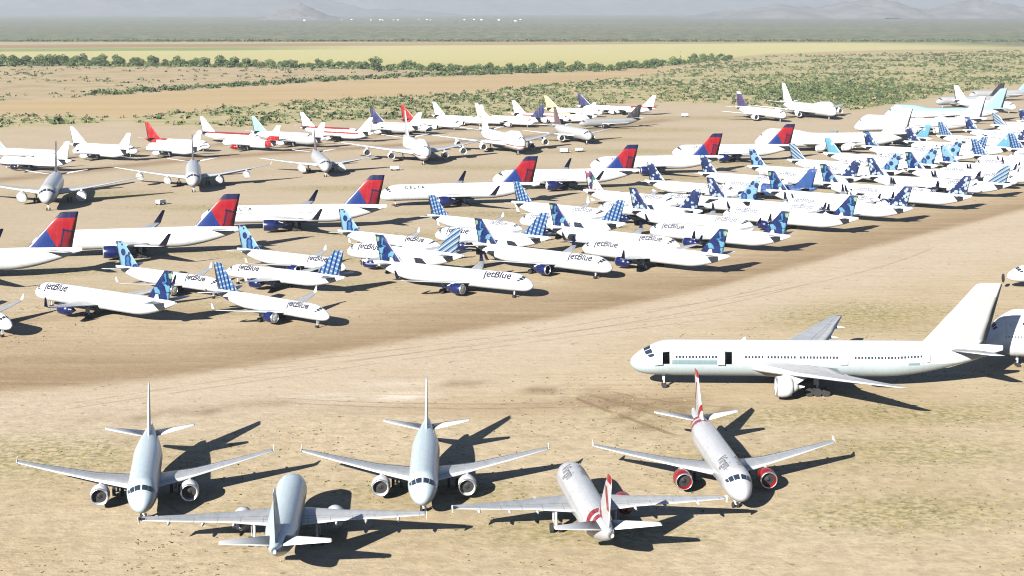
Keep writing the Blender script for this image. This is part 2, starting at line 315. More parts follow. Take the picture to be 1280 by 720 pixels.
def wing_mat():
    g = G('wing_grey_paint'); o = g.obj(); ch = g.n('ShaderNodeAttribute', attribute_name='chord').outputs['Fac']; sp = g.n('ShaderNodeAttribute', attribute_name='span').outputs['Fac']
    nz = g.noise(g.mapv(o, (.35, 1.2, 1)), 1.0, 6, .65); c = g.mix(g.sstep(nz, .3, .7), (.43, .445, .46), (.34, .35, .36))
    def lin(v, at, wd): return g.math('LESS_THAN', g.math('ABSOLUTE', g.math('SUBTRACT', v, at)), wd)
    c = g.mix(g.math('LESS_THAN', ch, .10), c, (.56, .57, .58)); c = g.mix(g.math('GREATER_THAN', ch, .74), c, (.46, .47, .48))
    for at in (.10, .60, .74): c = g.mix(g.math('MULTIPLY', lin(ch, at, .008), .7), c, (.10, .10, .11))
    fr_ = g.math('LESS_THAN', g.math('FRACT', g.math('MULTIPLY', sp, .37)), .03); aft = g.math('GREATER_THAN', ch, .6)
    c = g.mix(g.math('MULTIPLY', g.math('MULTIPLY', fr_, aft), .6), c, (.10, .10, .11))
    g.put(g.b.inputs['Base Color'], c); g.b.inputs['Roughness'].default_value = .38; g.b.inputs['Metallic'].default_value = .15; return g.m
M_wing = wing_mat()
M_white = plain('white_paint_smooth', (.62, .63, .64), .35, 0, .05, .5)
M_pale = plain('pale_blue_grey_paint', (.45, .52, .55), .35, 0, .05, .5)
M_metal = plain('bare_metal', (.55, .56, .58), .3, .85, .1, 2)
M_dark = plain('dark_intake', (.012, .012, .014), .7)
M_glass = plain('cockpit_glass', (.02, .03, .05), .08)
M_tyre = plain('tyre_rubber', (.02, .02, .02), .85)
M_gear = plain('landing_gear_paint', (.55, .56, .57), .45)
M_cover = plain('silver_engine_cover', (.62, .63, .62), .42, .3, .25, 3)
M_navy = plain('navy_nacelle_paint', hx(34, 50, 118), .3, 0, .08, 1)
M_dnavy = plain('dark_navy_paint', hx(28, 32, 66), .3)
M_red = plain('red_nacelle_paint', hx(205, 20, 28), .3, 0, .08, 1)
M_text = plain('navy_lettering', (.012, .014, .035), .4)
M_textg = plain('grey_lettering', (.13, .13, .15), .4)
M_text2 = plain('haze_grey_lettering', (.13, .14, .18), .4)  # distant jets' lettering, lightened to put the haze into its colour
M_widget = plain('red_lettering', hx(180, 30, 50), .4)
M_void = plain('cabin_interior', (.02, .02, .022), .9)

# ------------------------------------------------------------------ aircraft geometry, metres, nose at the origin, tail towards -x
TY = {
 'a320': dict(L=37.57, R=1.975, rz=2.07, zc=3.65, zn=3.05, zt=5.2, nl=5.2, tl=12.0, b=17.0, lr=11.6, lt=19.7, ct=1.5, yk=6.4, te=18.4, zr=2.75, zw=4.6, fb=8.2, ft=2.9, fz=11.76, tb=6.3, tlr=6.4, tlt=3.2, tc=1.4, tz=5.0, eng=[(5.75, 10.9, 1.12, 4.3, 1.86)], mgy=3.8, mgx=17.7, ngx=5.0, wr=.6, dz=.18),
 'e190': dict(L=36.2, R=1.5, rz=1.68, zc=3.25, zn=2.7, zt=4.5, nl=5.2, tl=11.5, b=14.1, lr=12.2, lt=18.4, ct=1.2, yk=4.6, te=18.0, zr=2.4, zw=3.9, fb=8.0, ft=2.9, fz=10.57, tb=6.0, tlr=6.0, tlt=2.9, tc=1.3, tz=4.4, eng=[(4.3, 11.6, 1.0, 3.9, 1.75)], mgy=2.97, mgx=17.5, ngx=3.6, wr=.5, dz=.15),
 'b737': dict(L=39.5, R=1.88, rz=2.05, zc=3.35, zn=2.75, zt=4.9, nl=5.0, tl=12.5, b=17.1, lr=13.2, lt=21.2, ct=1.5, yk=5.5, te=20.3, zr=2.5, zw=4.1, fb=10.0, ft=2.6, fz=12.5, tb=7.1, tlr=7.0, tlt=3.3, tc=1.4, tz=5.2, eng=[(4.83, 11.8, 1.05, 4.2, 1.6)], mgy=2.86, mgx=19.8, ngx=4.1, wr=.55, dz=.18),
 'b767': dict(L=54.9, R=2.52, rz=2.7, zc=4.7, zn=3.9, zt=6.5, nl=6.4, tl=17, b=24.0, lr=17.8, lt=31.6, ct=2.3, yk=8.2, te=29.6, zr=3.5, zw=5.6, fb=12.6, ft=4.6, fz=15.85, tb=9.3, tlr=9.0, tlt=4.4, tc=2.2, tz=6.3, eng=[(7.9, 18.2, 1.5, 5.9, 2.3)], mgy=4.65, mgx=28, ngx=5.4, wr=.7, dz=.24),
 'b777': dict(L=63.7, R=3.1, rz=3.1, zc=5.35, zn=4.4, zt=7.3, nl=7.6, tl=20, b=30.2, lr=20.8, lt=39.6, ct=2.0, yk=10.6, te=35.0, zr=4.1, zw=7.2, fb=13.4, ft=4.8, fz=18.5, tb=10.75, tlr=9.6, tlt=4.6, tc=2.3, tz=7.0, eng=[(9.7, 23.8, 1.62, 3.7, 2.5)], mgy=5.5, mgx=31.4, ngx=5.9, wr=.72, dz=.30),
 'a340': dict(L=63.7, R=2.82, rz=2.82, zc=4.9, zn=4.1, zt=6.9, nl=7.0, tl=18, b=29.0, lr=20.3, lt=38.0, ct=2.4, yk=9.4, te=33.8, zr=3.8, zw=6.6, fb=12.0, ft=4.4, fz=16.8, tb=9.7, tlr=9.0, tlt=4.3, tc=2.2, tz=6.6, eng=[(9.4, 23.0, 1.25, 4.8, 2.6), (19.6, 30.0, 1.25, 4.8, 3.6)], mgy=5.3, mgx=32, ngx=6.7, wr=.7, dz=.28),
 'b747': dict(L=70.6, R=3.25, rz=3.3, zc=5.2, zn=4.4, zt=7.7, nl=9.0, tl=22, b=31.4, lr=19.0, lt=44.0, ct=3.9, yk=12.0, te=38.5, zr=4.0, zw=7.0, fb=15.5, ft=5.0, fz=19.4, tb=11.1, tlr=11.0, tlt=4.8, tc=2.6, tz=7.4, eng=[(11.7, 22.5, 1.4, 5.4, 2.5), (21.2, 31.5, 1.4, 5.4, 3.4)], mgy=5.5, mgx=33, ngx=7.8, wr=.65, dz=.30, hump=2.3),
}
def stretch(base, front, aft, **kw):
    d = dict(TY[base]); d['L'] += front+aft
    for k in ('lr', 'lt', 'te', 'mgx'): d[k] += front
    d['eng'] = [(y, x+front, r, l, z) for y, x, r, l, z in d['eng']]; d.update(kw); return d
TY['a319'] = stretch('a320', -1.6, -2.13)
TY['a321'] = stretch('a320', 4.27, 2.67)
TY['b748'] = stretch('b747', 3.0, 2.6)

def fus_r(t, P, a):
    """centre height, half width, lower and upper half height of the body at distance a behind the nose"""
    L, Rr, rz = P['L'], P['R'], P['rz']
    u = min(1, a/P['nl']); k = (1-(1-u)**2.0)**.53 if u < 1 else 1
    zc = P['zn']+(P['zc']-P['zn'])*min(1, (u*1.25))**.8 if u < .8 else P['zc']
    if u < .8: zc = P['zn']+(P['zc']-P['zn'])*(3*(u/.8)**2-2*(u/.8)**3)*.55+(P['zc']-P['zn'])*.45*(u/.8)
    ry = Rr*k; lo = rz*k; up = rz*k
    s = (a-(L-P['tl']))/P['tl']
    if s > 0:
        s = min(s, 1); q = 1-.88*s**1.45; q2 = 1-.86*s**1.7
        topz = P['zc']+rz - (P['zc']+rz-P['zt']-.14*rz)*s**2.2
        ry = Rr*q; up = lo = rz*q2; zc = topz-up
    h = P.get('hump')
    if h:
        e = np.interp(a, [0, 1.2, 4, 6.5, 9, 19, 26, 30], [0, .05, .95, 1.35, 1.3, 1.0, .12, 0])*h*.75
        up = up+e
    return zc, ry, lo, up
def fus_pt(P, a, th, off=0.0):
    """th measured from the top, positive to the left side"""
    zc, ry, lo, up = fus_r(0, P, a)
    c, s = math.cos(th), math.sin(th)
    if c >= 0:
        if P.get('hump') and up > lo+.05:
            wdt = 1-.32*(up-lo)/P['rz']*c**2
            return Vector((-a, (ry+off)*s*wdt, zc+(up+off)*c))
        return Vector((-a, (ry+off)*s, zc+(up+off)*c))
    return Vector((-a, (ry+off)*s, zc+(lo+off)*c))
def fus_mesh(P, holes=(), seg=40):
    L = P['L']; st = [0.02, .12, .3, .6, 1.0, 1.5, 2.1, 2.8, 3.6, 4.5, 5.5, 6.5, 7.6, 9.0]
    st += list(np.arange(10.5, L-P['tl'], 2.0))+list(np.linspace(L-P['tl'], L, 14)); st = set(round(float(v), 3) for v in st if v <= L)
    for h in holes: st |= {h[0], h[1]}
    st = sorted(st)
    vv = []; ff = []
    for a in st:
        for i in range(seg): vv.append(fus_pt(P, a, 2*math.pi*i/seg))
    for j in range(len(st)-1):
        for i in range(seg):
            i2 = (i+1) % seg; am = (st[j]+st[j+1])/2; tm = 360*(i+.5)/seg
            if any(h[0] < am < h[1] and h[2] < tm < h[3] for h in holes): continue
            ff.append((j*seg+i, (j+1)*seg+i, (j+1)*seg+i2, j*seg+i2))
    n = len(vv); vv.append(Vector((0, 0, P['zn']))); k = len(st)-1
    for i in range(seg): ff.append((n, i, (i+1) % seg))
    ff.append(tuple(k*seg+i for i in range(seg)))
    # belly fairing between the wings
    x0, x1 = P['lr']-1.5, P['te']+2.0; zb = P['zc']-P['rz']; m = 10; base = len(vv); ss = 14
    for j in range(m+1):
        u = j/m; e = math.sin(math.pi*u)**.55 if 0 < u < 1 else .02; a = x0+(x1-x0)*u
        for i in range(ss+1):
            th = math.pi*(.28+ .44*i/ss)*1.0+0
            ang = math.pi*.62+ (math.pi*.76)*i/ss
            y = math.sin(ang)*P['R']*(.9+.22*e); z = P['zc']+math.cos(ang)*(P['rz']*(.9+.17*e))
            vv.append(Vector((-a, y, z)))
    for j in range(m):
        for i in range(ss): q = base+j*(ss+1)+i; ff.append((q, q+ss+1, q+ss+2, q+1))
    return mkmesh('fuselage', [tuple(v) for v in vv], ff)
AF = [(0, 0), (.02, .42), (.08, .78), (.22, 1.0), (.42, .95), (.65, .62), (.85, .28), (1.0, .02)]
def loft(secs, vertical=False, name='wing'):
    """secs: (aft, y, z, chord, half thickness)"""
    ring = [(u, t) for u, t in AF]+[(u, -t*.75 if not vertical else -t) for u, t in AF[::-1][:-1]]
    if not vertical: ring = [(u, t) for u, t in AF]+[(u, -t*.7) for u, t in AF[-2:0:-1]]
    else: ring = [(u, t) for u, t in AF]+[(u, -t) for u, t in AF[-2:0:-1]]
    vv = []; n = len(ring)
    for a, y, z, c, h in secs:
        for u, t in ring:
            vv.append((-(a+u*c), y+(t*h if vertical else 0), z+(0 if vertical else t*h)))
    ff = []
    for j in range(len(secs)-1):
        for i in range(n): i2 = (i+1) % n; ff.append((j*n+i, j*n+i2, (j+1)*n+i2, (j+1)*n+i))
    ff.append(tuple(range(n))[::-1]); ff.append(tuple((len(secs)-1)*n+i for i in range(n)))
    me = mkmesh(name, vv, ff)
    for nm, dat in (('chord', [u for s_ in secs for u, t in ring]), ('top', [1.0 if t > 0 else 0.0 for s_ in secs for u, t in ring]), ('span', [abs(s_[1]) for s_ in secs for u, t in ring])):
        at = me.attributes.new(nm, 'FLOAT', 'POINT'); at.data.foreach_set('value', np.array(dat, np.float32))
    return me
def lathe(prof, n=24, cx=0, cy=0, cz=0, name='engine', closed=True):
    vv = []; ff = []
    for a, r in prof:
        for i in range(n): t = 2*math.pi*i/n; vv.append((-(cx+a), cy+r*math.cos(t), cz+r*math.sin(t)))
    for j in range(len(prof)-1):
        for i in range(n): i2 = (i+1) % n; ff.append((j*n+i, (j+1)*n+i, (j+1)*n+i2, j*n+i2))
    if closed: ff.append(tuple((len(prof)-1)*n+i for i in range(n)))
    return mkmesh(name, vv, ff)
def wing_geo(P, y):
    """leading edge, chord, z at span station y"""
    u = (y-P['R'])/(P['b']-P['R']); le = P['lr']+(P['lt']-P['lr'])*u
    ted = P['te'] if y <= P['yk'] else P['te']+(P['lt']+P['ct']-P['te'])*(y-P['yk'])/(P['b']-P['yk'])
    z = P['zr']+(P['zw']-P['zr'])*(u if u > 0 else 0)**1.15
    return le, ted-le, z
def wheels_mesh(pts, r, wd):
    bm = bmesh.new()
    for px, py, pz in pts:
        res = bmesh.ops.create_cone(bm, cap_ends=True, segments=16, radius1=r, radius2=r, depth=wd)
        for v in res['verts']: x_, y_, z_ = v.co; v.co = Vector((px+x_, py+z_, pz+y_))
    me = bpy.data.meshes.new('wheel'); bm.to_mesh(me); bm.free(); return me
def strut_mesh(a, y, ztop, r, door=True, axle=0.0, bogie=0.0):
    bm = bmesh.new()
    def box(cx, cy, cz, sx, sy, sz):
        res = bmesh.ops.create_cube(bm, size=1)
        for v in res['verts']: v.co = Vector((cx+v.co.x*sx, cy+v.co.y*sy, cz+v.co.z*sz))
    def cyl(cx, cy, z0, z1, rr):
        res = bmesh.ops.create_cone(bm, cap_ends=True, segments=10, radius1=rr, radius2=rr*1.15, depth=z1-z0)
        for v in res['verts']: v.co += Vector((cx, cy, (z0+z1)/2))
    cyl(-a, y, r, ztop, .16*r/.6)
    if axle: box(-a, y, r, .14, axle, .14)
    if bogie: box(-a, y, r, bogie, .2, .2)
    if door: box(-a+.25, y+(.35 if y > 0 else -.35 if y < 0 else 0), r+(ztop-r)*.62, .9 if y else .08, .05 if y else .6, (ztop-r)*.55)
    me = bpy.data.meshes.new('gear'); bm.to_mesh(me); bm.free(); return me
def patch_mesh(P, a0, a1, t0, t1, off, n=5, skew=0.0, name='pane'):
    vv = []; ff = []
    for j in range(n+1):
        for i in range(n+1):
            t = t0+(t1-t0)*i/n; a = a0+(a1-a0)*j/n+skew*(i/n); vv.append(tuple(fus_pt(P, a, t, off)))
    for j in range(n):
        for i in range(n): q = j*(n+1)+i; ff.append((q, q+n+1, q+n+2, q+1))
    return vv, ff
def merge(pieces, name, smooth=True):
    vv = []; ff = []
    for v, f in pieces: k = len(vv); vv += v; ff += [tuple(i+k for i in t) for t in f]
    return mkmesh(name, vv, ff, smooth)
def cockpit_mesh(ty, P):
    s = P['R']/1.975; a = {'e190': 1.7, 'b737': 1.45}.get(ty, 1.75*s**.55)
    if P.get('hump'): a = 2.6
    ps = []
    D = math.radians
    for sg in (1, -1):
        ps.append(patch_mesh(P, a, a+.85*s**.5, sg*D(4), sg*D(30), .03, 4, .08))
        ps.append(patch_mesh(P, a+.1, a+1.0*s**.5, sg*D(33), sg*D(54), .03, 4, .25))
        ps.append(patch_mesh(P, a+.55, a+1.25*s**.5, sg*D(57), sg*D(70), .03, 4, .45))
    if P.get('hump'): ps = [patch_mesh(P, 2.5, 3.1, sg*D(a0), sg*D(a1), .07, 5, sk) for sg in (1, -1) for a0, a1, sk in ((3, 15, .05), (19, 30, .15), (34, 43, .3))]
    return merge(ps, 'cockpit_windows')
def text_mesh(txt, size, bold=0.0):
    cu = bpy.data.curves.new('lettering', 'FONT'); cu.body = txt; cu.size = size; cu.offset = bold; cu.resolution_u = 3
    ob = bpy.data.objects.new('lettering', cu); COL.objects.link(ob)
    bpy.context.view_layer.update(); dg = bpy.context.evaluated_depsgraph_get(); me = bpy.data.meshes.new_from_object(ob.evaluated_get(dg))
    bpy.data.objects.remove(ob); bpy.data.curves.remove(cu)
    bm = bmesh.new(); bm.from_mesh(me); bmesh.ops.triangulate(bm, faces=bm.faces)
    for k in range(3):
        es = [e for e in bm.edges if e.calc_length() > .35]
        if es: bmesh.ops.subdivide_edges(bm, edges=es, cuts=1); bmesh.ops.triangulate(bm, faces=bm.faces)
    return bm
def title_mesh(P, txt, size, a0, th_deg, bold, name):
    """lettering wrapped on both sides of the body; th is the height of its baseline, from the top"""
    bm0 = text_mesh(txt, size, bold); xs = [v.co.x for v in bm0.verts]; x0, x1 = min(xs), max(xs)
    vv = []; ff = []
    for sg in (1, -1):
        k = len(vv)
        for v in bm0.verts:
            u = v.co.x-x0; a = a0+u if sg > 0 else a0+(x1-x0)-u
            th = R(th_deg)-v.co.y/P['rz']; vv.append(tuple(fus_pt(P, a, sg*th, .035)))
        bm0.verts.index_update()
        for f in bm0.faces: ff.append(tuple(k+v.index for v in f.verts))
    bm0.free(); return mkmesh(name, vv, ff, False)

CACHE = {}
def geo(ty):
    if ty in CACHE: return CACHE[ty]
    P = TY[ty]; D = {}; L = P['L']; s = P['R']/1.975
    D['fuselage'] = fus_mesh(P)
    D['cockpit'] = cockpit_mesh(ty, P)
    wg = {}
    for sg in (1, -1):
        secs = []
        for y in (P['R']*.55, P['R']*1.02, P['yk']*.65+.35*P['R'], P['yk'], P['yk']+(P['b']-P['yk'])*.5, P['b']*.985, P['b']):
            le, c, z = wing_geo(P, y); tk = c*(.075 if y < P['yk'] else .058)
            if y == P['b']: le += .5*P['ct']*.5; c *= .6; tk *= .4
            secs.append((le, sg*y, z, c, tk))
        wg[sg] = loft(secs)
        # root of the wing is inside the body
        hs = []; zt0 = P['tz']
        for y, q in ((P['R']*.25, 0), (P['tb']*.97, .97), (P['tb'], 1)):
            le = (L-P['tlr'])+(P['tlr']-P['tlt'])*q; cr = (P['tlr']-P['tlt'])*.95+P['tc']*.55; c = cr+(P['tc']-cr)*q
            if q == 1: le += c*.2; c *= .7
            hs.append((le, sg*y, zt0+P['dz']*3.2*q*s**.5, c, c*.05))
        D['tailplane', sg] = loft(hs, name='tailplane')
    D['wing'] = wg
    zb = P['zc']+P['rz']*.55; te0 = L-1.75*s; tip_te = L-.35*s
    fl = [(L-P['fb']-1.2*s, 0, zb, P['fb']+1.2*s-1.9*s, .30*s), (L-P['fb'], 0, P['zc']+P['rz']+.15, te0-(L-P['fb']), .27*s)]
    tc = P['ft']-.35*s; lt = L-P['ft']
    for q in (.35, .7, .985): 
        z = fl[1][2]+(P['fz']-fl[1][2])*q; le = (L-P['fb'])+(lt-L+P['fb'])*q; te = te0+(tip_te-te0)*q; fl.append((le, 0, z, te-le, (.27-.15*q)*s))
    fl.append((lt+.5*s, 0, P['fz'], tc-.6*s, .05*s))
    D['fin'] = loft(fl, True, 'fin')
    eg = []
    for (ey, ex, r, l, ez) in P['eng']:
        for sg in (1, -1):
            pr = [(.75, r*.80), (.45, r*.82), (.15, r*.86), (0, r*.93), (.03, r*.98), (.2, r*1.05), (l*.28, r*1.13), (l*.5, r*1.1), (l*.72, r*.93), (l*.74, r*.72), (l*.86, r*.55), (l, r*.36), (l+.02, r*.22), (l+.7*r, r*.05)]
            lip = [(.16, r*.865), (.02, r*.915), (-.05, r*.955), (.02, r*.995), (.22, r*1.065)]
            le, c, z = wing_geo(P, ey)
            pv = [(ex+l*.22, ez+r*1.02), (le-.2, z-.05), (le+c*.45, z-.12), (ex+l*.95, ez+r*.3), (ex+l*.6, ez+r*.8)]
            w_ = .16*s; vv = [(-a, sg*ey+sd*w_, zz) for sd in (-1, 1) for a, zz in pv]; n = len(pv)
            ff = [tuple(range(n)), tuple(range(n, 2*n))[::-1]]+[(i, (i+1) % n, n+(i+1) % n, n+i) for i in range(n)]
            fanv = [(.72, r*.82), (.70, r*.4), (.68, r*.28), (.45, r*.16), (.3, .01)]
            eg.append((sg, lathe(pr, 28, ex, sg*ey, ez), lathe(lip, 28, ex, sg*ey, ez, 'intake_lip', False), lathe(fanv, 24, ex, sg*ey, ez, 'fan', False), mkmesh('pylon', vv, ff, False),
                       lathe([(.24, r*.9), (.1, r*.88), (.02, r*.8), (-.03, r*.4), (-.03, .01)], 24, ex, sg*ey, ez, 'engine_cover', False)))
    D['eng'] = eg
    wr = P['wr']; big = P['R'] > 2.4
    D['ngs'] = strut_mesh(P['ngx'], 0, P['zc']-P['rz']*.8, wr*.8, True, .8*s)
    D['ngw'] = [wheels_mesh([(-P['ngx'], y, wr*.62)], wr*.62, .25*s) for y in (-.3*s, .3*s)]
    D['mgs'] = {}; D['mgw'] = {}
    rows = (-1.4, 0, 1.4) if ty == 'b777' else ((-.72, .72) if big else (0,))
    for sg in (1, -1):
        D['mgs'][sg] = strut_mesh(P['mgx'], sg*P['mgy'], P['zr']+.1, wr, True, 1.2*s**.5, (rows[-1]-rows[0]) if big else 0)
        D['mgw'][sg] = [wheels_mesh([(-P['mgx']+dx, sg*P['mgy']+dy, wr)], wr, .4*s**.5) for dx in rows for dy in (-.55*s**.3, .55*s**.3)]
    allw = [(-P['ngx'], y, wr*.62) for y in (-.3*s, .3*s)]
    # winglets
    wl = {}
    for sg in (1, -1):
        le, c, z = wing_geo(P, P['b']); y = P['b']
        hh, lean = {'b767': (3.3, 1.4), 'e190': (1.4, .55), 'a321': (2.3, .6), 'a320': (2.3, .6), 'a340': (2.2, .9), 'b737': (2.3, .6), 'b747': (1.6, 1.2), 'b748': (1.6, 1.2), 'b777': (0, 0), 'a319': (0, 0)}[ty]
        if hh: wl[sg] = loft([(le+.1*c, sg*(y-.15), z, c*.9, .05*c), (le+.35*c, sg*(y+lean*.35), z+hh*.2, c*.75, .05*c), (le+.95*c*hh/2.3*.9, sg*(y+lean), z+hh, c*.35, .03*c)], name='winglet')
        # small arrow fence used on the older narrow bodies
        zz = z; f = [(-(le+.1*c), sg*(y+.02), zz), (-(le+1.05*c), sg*(y+.02), zz+.55), (-(le+1.35*c), sg*(y+.02), zz+.5), (-(le+1.1*c), sg*(y+.02), zz-.42), (-(le+.9*c), sg*(y+.02), zz-.42)]
        g2 = [(a, b+sg*.07, c_) for a, b, c_ in f]; n = 5
        wl['fence', sg] = mkmesh('wingtip_fence', f+g2, [tuple(range(n)), tuple(range(n, 2*n))[::-1]]+[(i, (i+1) % n, n+(i+1) % n, n+i) for i in range(n)], False)
    D['wl'] = wl
    D['fair'] = {}
    for sg in (1, -1):
        fs = []
        for q in ((.28, .52, .78) if P['R'] < 2.4 else (.2, .38, .56, .78)):
            y = P['R']+(P['b']-P['R'])*q; le, c, z = wing_geo(P, y); r = .17*s**.7
            fs.append(lathe([(-1.6*s, .02), (-1.0*s, r*.9), (0, r*1.2), (.7*s, r*.7), (1.1*s, .03)], 10, le+c*.93, sg*y, z-.22*s, 'flap_fairing'))
        D['fair'][sg] = fs
    CACHE[ty] = D; return D
TITLES = {}
def title(ty, kind):
    if (ty, kind) in TITLES: return TITLES[ty, kind]
    P = TY[ty]
    if kind == 'jet': me = title_mesh(P, 'jetBlue', 2.6 if ty != 'e190' else 2.25, 4.9, 64, .072, 'airline_name')
    elif kind == 'delta': me = title_mesh(P, 'D E L T A', 1.6, 8.4, 60, .05, 'airline_name')
    else: me = title_mesh(P, 'Virgin', 2.1, 5.4, 50, .02, 'airline_name')
    TITLES[ty, kind] = me; return me

AL = dict(n=0)
def airliner(ty, X, Y, h, label, name='airliner', fin=None, body=None, nac=None, wing=None, lett=None, group=None, detail=1, wlmat=None, fence=False, winglets=True, cover=False, cat='airliner', dz=0.0, fan=True, tailp=None, missing=()):
    D = geo(ty); P = TY[ty]
    root = link(bpy.data.objects.new(name, None)); root.empty_display_size = 2
    root.location = (X, Y, dz); root.rotation_euler = (0, 0, R(h)); tag(root, label, cat, group)
    body = body or paint('white_'+ty, win=(P['zc']+.35*P['rz']**.5-.2, P['nl']+.5, P['L']-P['tl']*.75, .55))
    fin = fin or body; nac = nac or M_white; wing = wing or M_wing
    f = part('fuselage', D['fuselage'], body, root)
    part('cockpit_windows', D['cockpit'], M_glass, f)
    if lett: part('airline_name', title(ty, lett[0]), lett[1], f)
    part('fin', D['fin'], fin, root)
    for sg in (1, -1):
        w_ = part('wing', D['wing'][sg], wing, root)
        part('tailplane', D['tailplane', sg], tailp or M_white, root)
        if fence: part('wingtip_fence', D['wl']['fence', sg], M_white, w_)
        elif winglets and sg in D['wl']: part('winglet', D['wl'][sg], wlmat or M_white, w_)
        if detail > 1:
            for fm in D['fair'][sg]: part('flap_fairing', fm, M_white, w_)
    for sg, nm, lip, fan_, py, cov in D['eng']:
        if sg in missing: part('pylon', py, M_gear, root); continue
        e = part('engine', nm, nac, root)
        part('intake_lip', lip, M_metal, e)
        if cover: part('engine_cover', cov, M_cover, e)
        elif fan: part('fan', fan_, M_dark, e)
        part('pylon', py, M_white, e)
    g_ = part('nose_gear', D['ngs'], M_gear, root)
    if detail > 0:
        for wm in D['ngw']: part('wheel', wm, M_tyre, g_)
    for sg in (1, -1):
        g_ = part('main_gear', D['mgs'][sg], M_gear, root)
        if detail > 0:
            for wm in D['mgw'][sg]: part('wheel', wm, M_tyre, g_)
    return root

# ------------------------------------------------------------------ foreground row
RED = hx(205, 22, 32)
def zc(ty): return TY[ty]['zc']
def win_body(key, ty, base, regions=(), st=.55):
    P = TY[ty]; L = P['L']; z = P['zc']; return paint(key, base, regions, (P['zc']+.55, P['nl']+.5, P['L']-P['tl']*.8, st), doors=[(4.5, 5.35, z-.1, z+1.6), (L-9.6, L-8.8, z, z+1.65), (L*.44, L*.44+.6, z+.2, z+1.3), (8.2, 10.0, z-1.3, z-.3)])
B_pale = win_body('pale_blue_body', 'a319', (.45, .535, .575), (), .6)
La, Lb = TY['a320']['L'], TY['a319']['L']
def virgin_body(ty):
    L = TY[ty]['L']
    sw = [(RED, [(-1, .55, -(L-8.6)-.55*5), (1, -.55, (L-7.2)+.55*5), (0, 1, -3.6)]), (RED, [(-1, .55, -(L-6.5)-.55*5), (1, -.55, (L-5.4)+.55*5), (0, 1, -3.9)])]
    return win_body('silver_white_body_'+ty, ty, (.46, .47, .49), sw, .3)
def virgin_fin(ty):
    L = TY[ty]['L']
    return paint('white_fin_with_red_'+ty, (.5, .5, .52), [(RED, [(0, 1, -10.9)]), (RED, [(-1, .35, -(L-3.1)-.35*8), (1, -.35, (L-1.9)+.35*8), (0, 1, -7.4), (0, -1, 10.2)]), (RED, [(-1, .9, -(L-6.6)-.9*6), (1, -.9, (L-5.2)+.9*6), (0, -1, 8.2)])], None)
PALE = dict(wing=M_wing, nac=M_white, fence=True, detail=2, tailp=M_white)
GF = 'airliners parked nose to tail in the foreground'
airliner('a319', -46.4, 197.6, -80, 'pale blue-grey unmarked airliner facing the camera at the far left of the foreground row', fin=B_pale, body=B_pale, group=GF, **PALE)
airliner('a319', -28.6, 210.0-2.0, 93.8, 'pale blue-grey unmarked airliner turned tail to the camera, between two pale blue airliners facing it', fin=B_pale, body=B_pale, group=GF, **PALE)
airliner('a319', -11.4, 200.8, -88.2, 'pale blue-grey unmarked airliner facing the camera in the middle of the foreground row', fin=B_pale, body=B_pale, group=GF, **PALE)
airliner('a319', 7.3, 214.5-1.0, 97, 'silver-white airliner turned tail to the camera with red flashes on fin and tail', fin=virgin_fin('a319'), body=virgin_body('a319'), lett=('virgin', M_textg), nac=M_red, fence=True, detail=2, group=GF, missing=(1,))
airliner('a320', 29.6, 202.4, -86.4, 'silver-white airliner facing the camera with red engines and red and white fin', fin=virgin_fin('a320'), body=virgin_body('a320'), lett=('virgin', M_textg), nac=M_red, fence=True, detail=2, group=GF)

# ------------------------------------------------------------------ the big twin-jet on the right, doors open
P7 = TY['b777']; doors7 = [(5.3, 6.6), (16.0, 17.2), (35.8, 36.9), (49.7, 50.9)]
geo('b777'); m_keep = CACHE['b777']['fuselage']
CACHE['b777']['fuselage'] = fus_mesh(P7, [(a, b, 60, 100) for a, b in doors7], 72)
L7 = P7['L']
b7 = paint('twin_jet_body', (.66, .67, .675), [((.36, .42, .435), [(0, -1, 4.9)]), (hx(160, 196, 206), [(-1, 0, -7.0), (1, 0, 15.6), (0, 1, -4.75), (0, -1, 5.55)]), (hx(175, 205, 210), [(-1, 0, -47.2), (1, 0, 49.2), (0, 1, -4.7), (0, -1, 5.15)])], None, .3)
f7 = paint('twin_jet_fin', (.58, .59, .595), [((.34, .35, .355), [(-1, .42, -(L7-7.0)-.42*8.4), (0, 1, -8.6), (0, -1, 16.2)])])
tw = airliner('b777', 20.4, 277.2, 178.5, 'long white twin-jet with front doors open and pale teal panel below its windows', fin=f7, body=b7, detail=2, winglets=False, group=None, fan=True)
CACHE['b777']['fuselage'] = m_keep
fz7 = [c for c in tw.children if c.name.startswith('fuselage')][0]
def slab(P, a0, a1, t0, t1, o0, o1, name):
    v1, f1 = patch_mesh(P, a0, a1, t0, t1, o1, 6); v2, f2 = patch_mesh(P, a0, a1, t0, t1, o0, 6); n = 7
    k = len(v1); ff = list(f1)+[tuple(i+k for i in f[::-1]) for f in f2]
    bd = [i for i in range(n)]+[n*j+n-1 for j in range(1, n)]+[n*(n-1)+i for i in range(n-2, -1, -1)]+[n*j for j in range(n-2, 0, -1)]
    for i in range(len(bd)): a, b = bd[i], bd[(i+1) % len(bd)]; ff.append((a, b, b+k, a+k))
    return mkmesh(name, v1+v2, ff, False)
for i, (a, b) in enumerate(doors7):
    if i < 2: dr = part('door', slab(P7, a-1.35, b-1.25, R(60), R(99), .35, .5, 'door'), M_white, fz7, 'open cabin door swung forward')
    else: dr = part('door', slab(P7, a-.22, b-.14, R(60.5), R(98), .16, .30, 'door'), M_white, fz7, 'cabin door standing slightly open')
    fr7 = merge([patch_mesh(P7, a-.09, a-.01, R(58), R(101), .03, 4), patch_mesh(P7, b+.01, b+.09, R(58), R(101), .03, 4), patch_mesh(P7, a-.09, b+.09, R(57.6), R(59.6), .03, 4)], 'door_frame'); part('door_frame', fr7, M_metal, fz7)
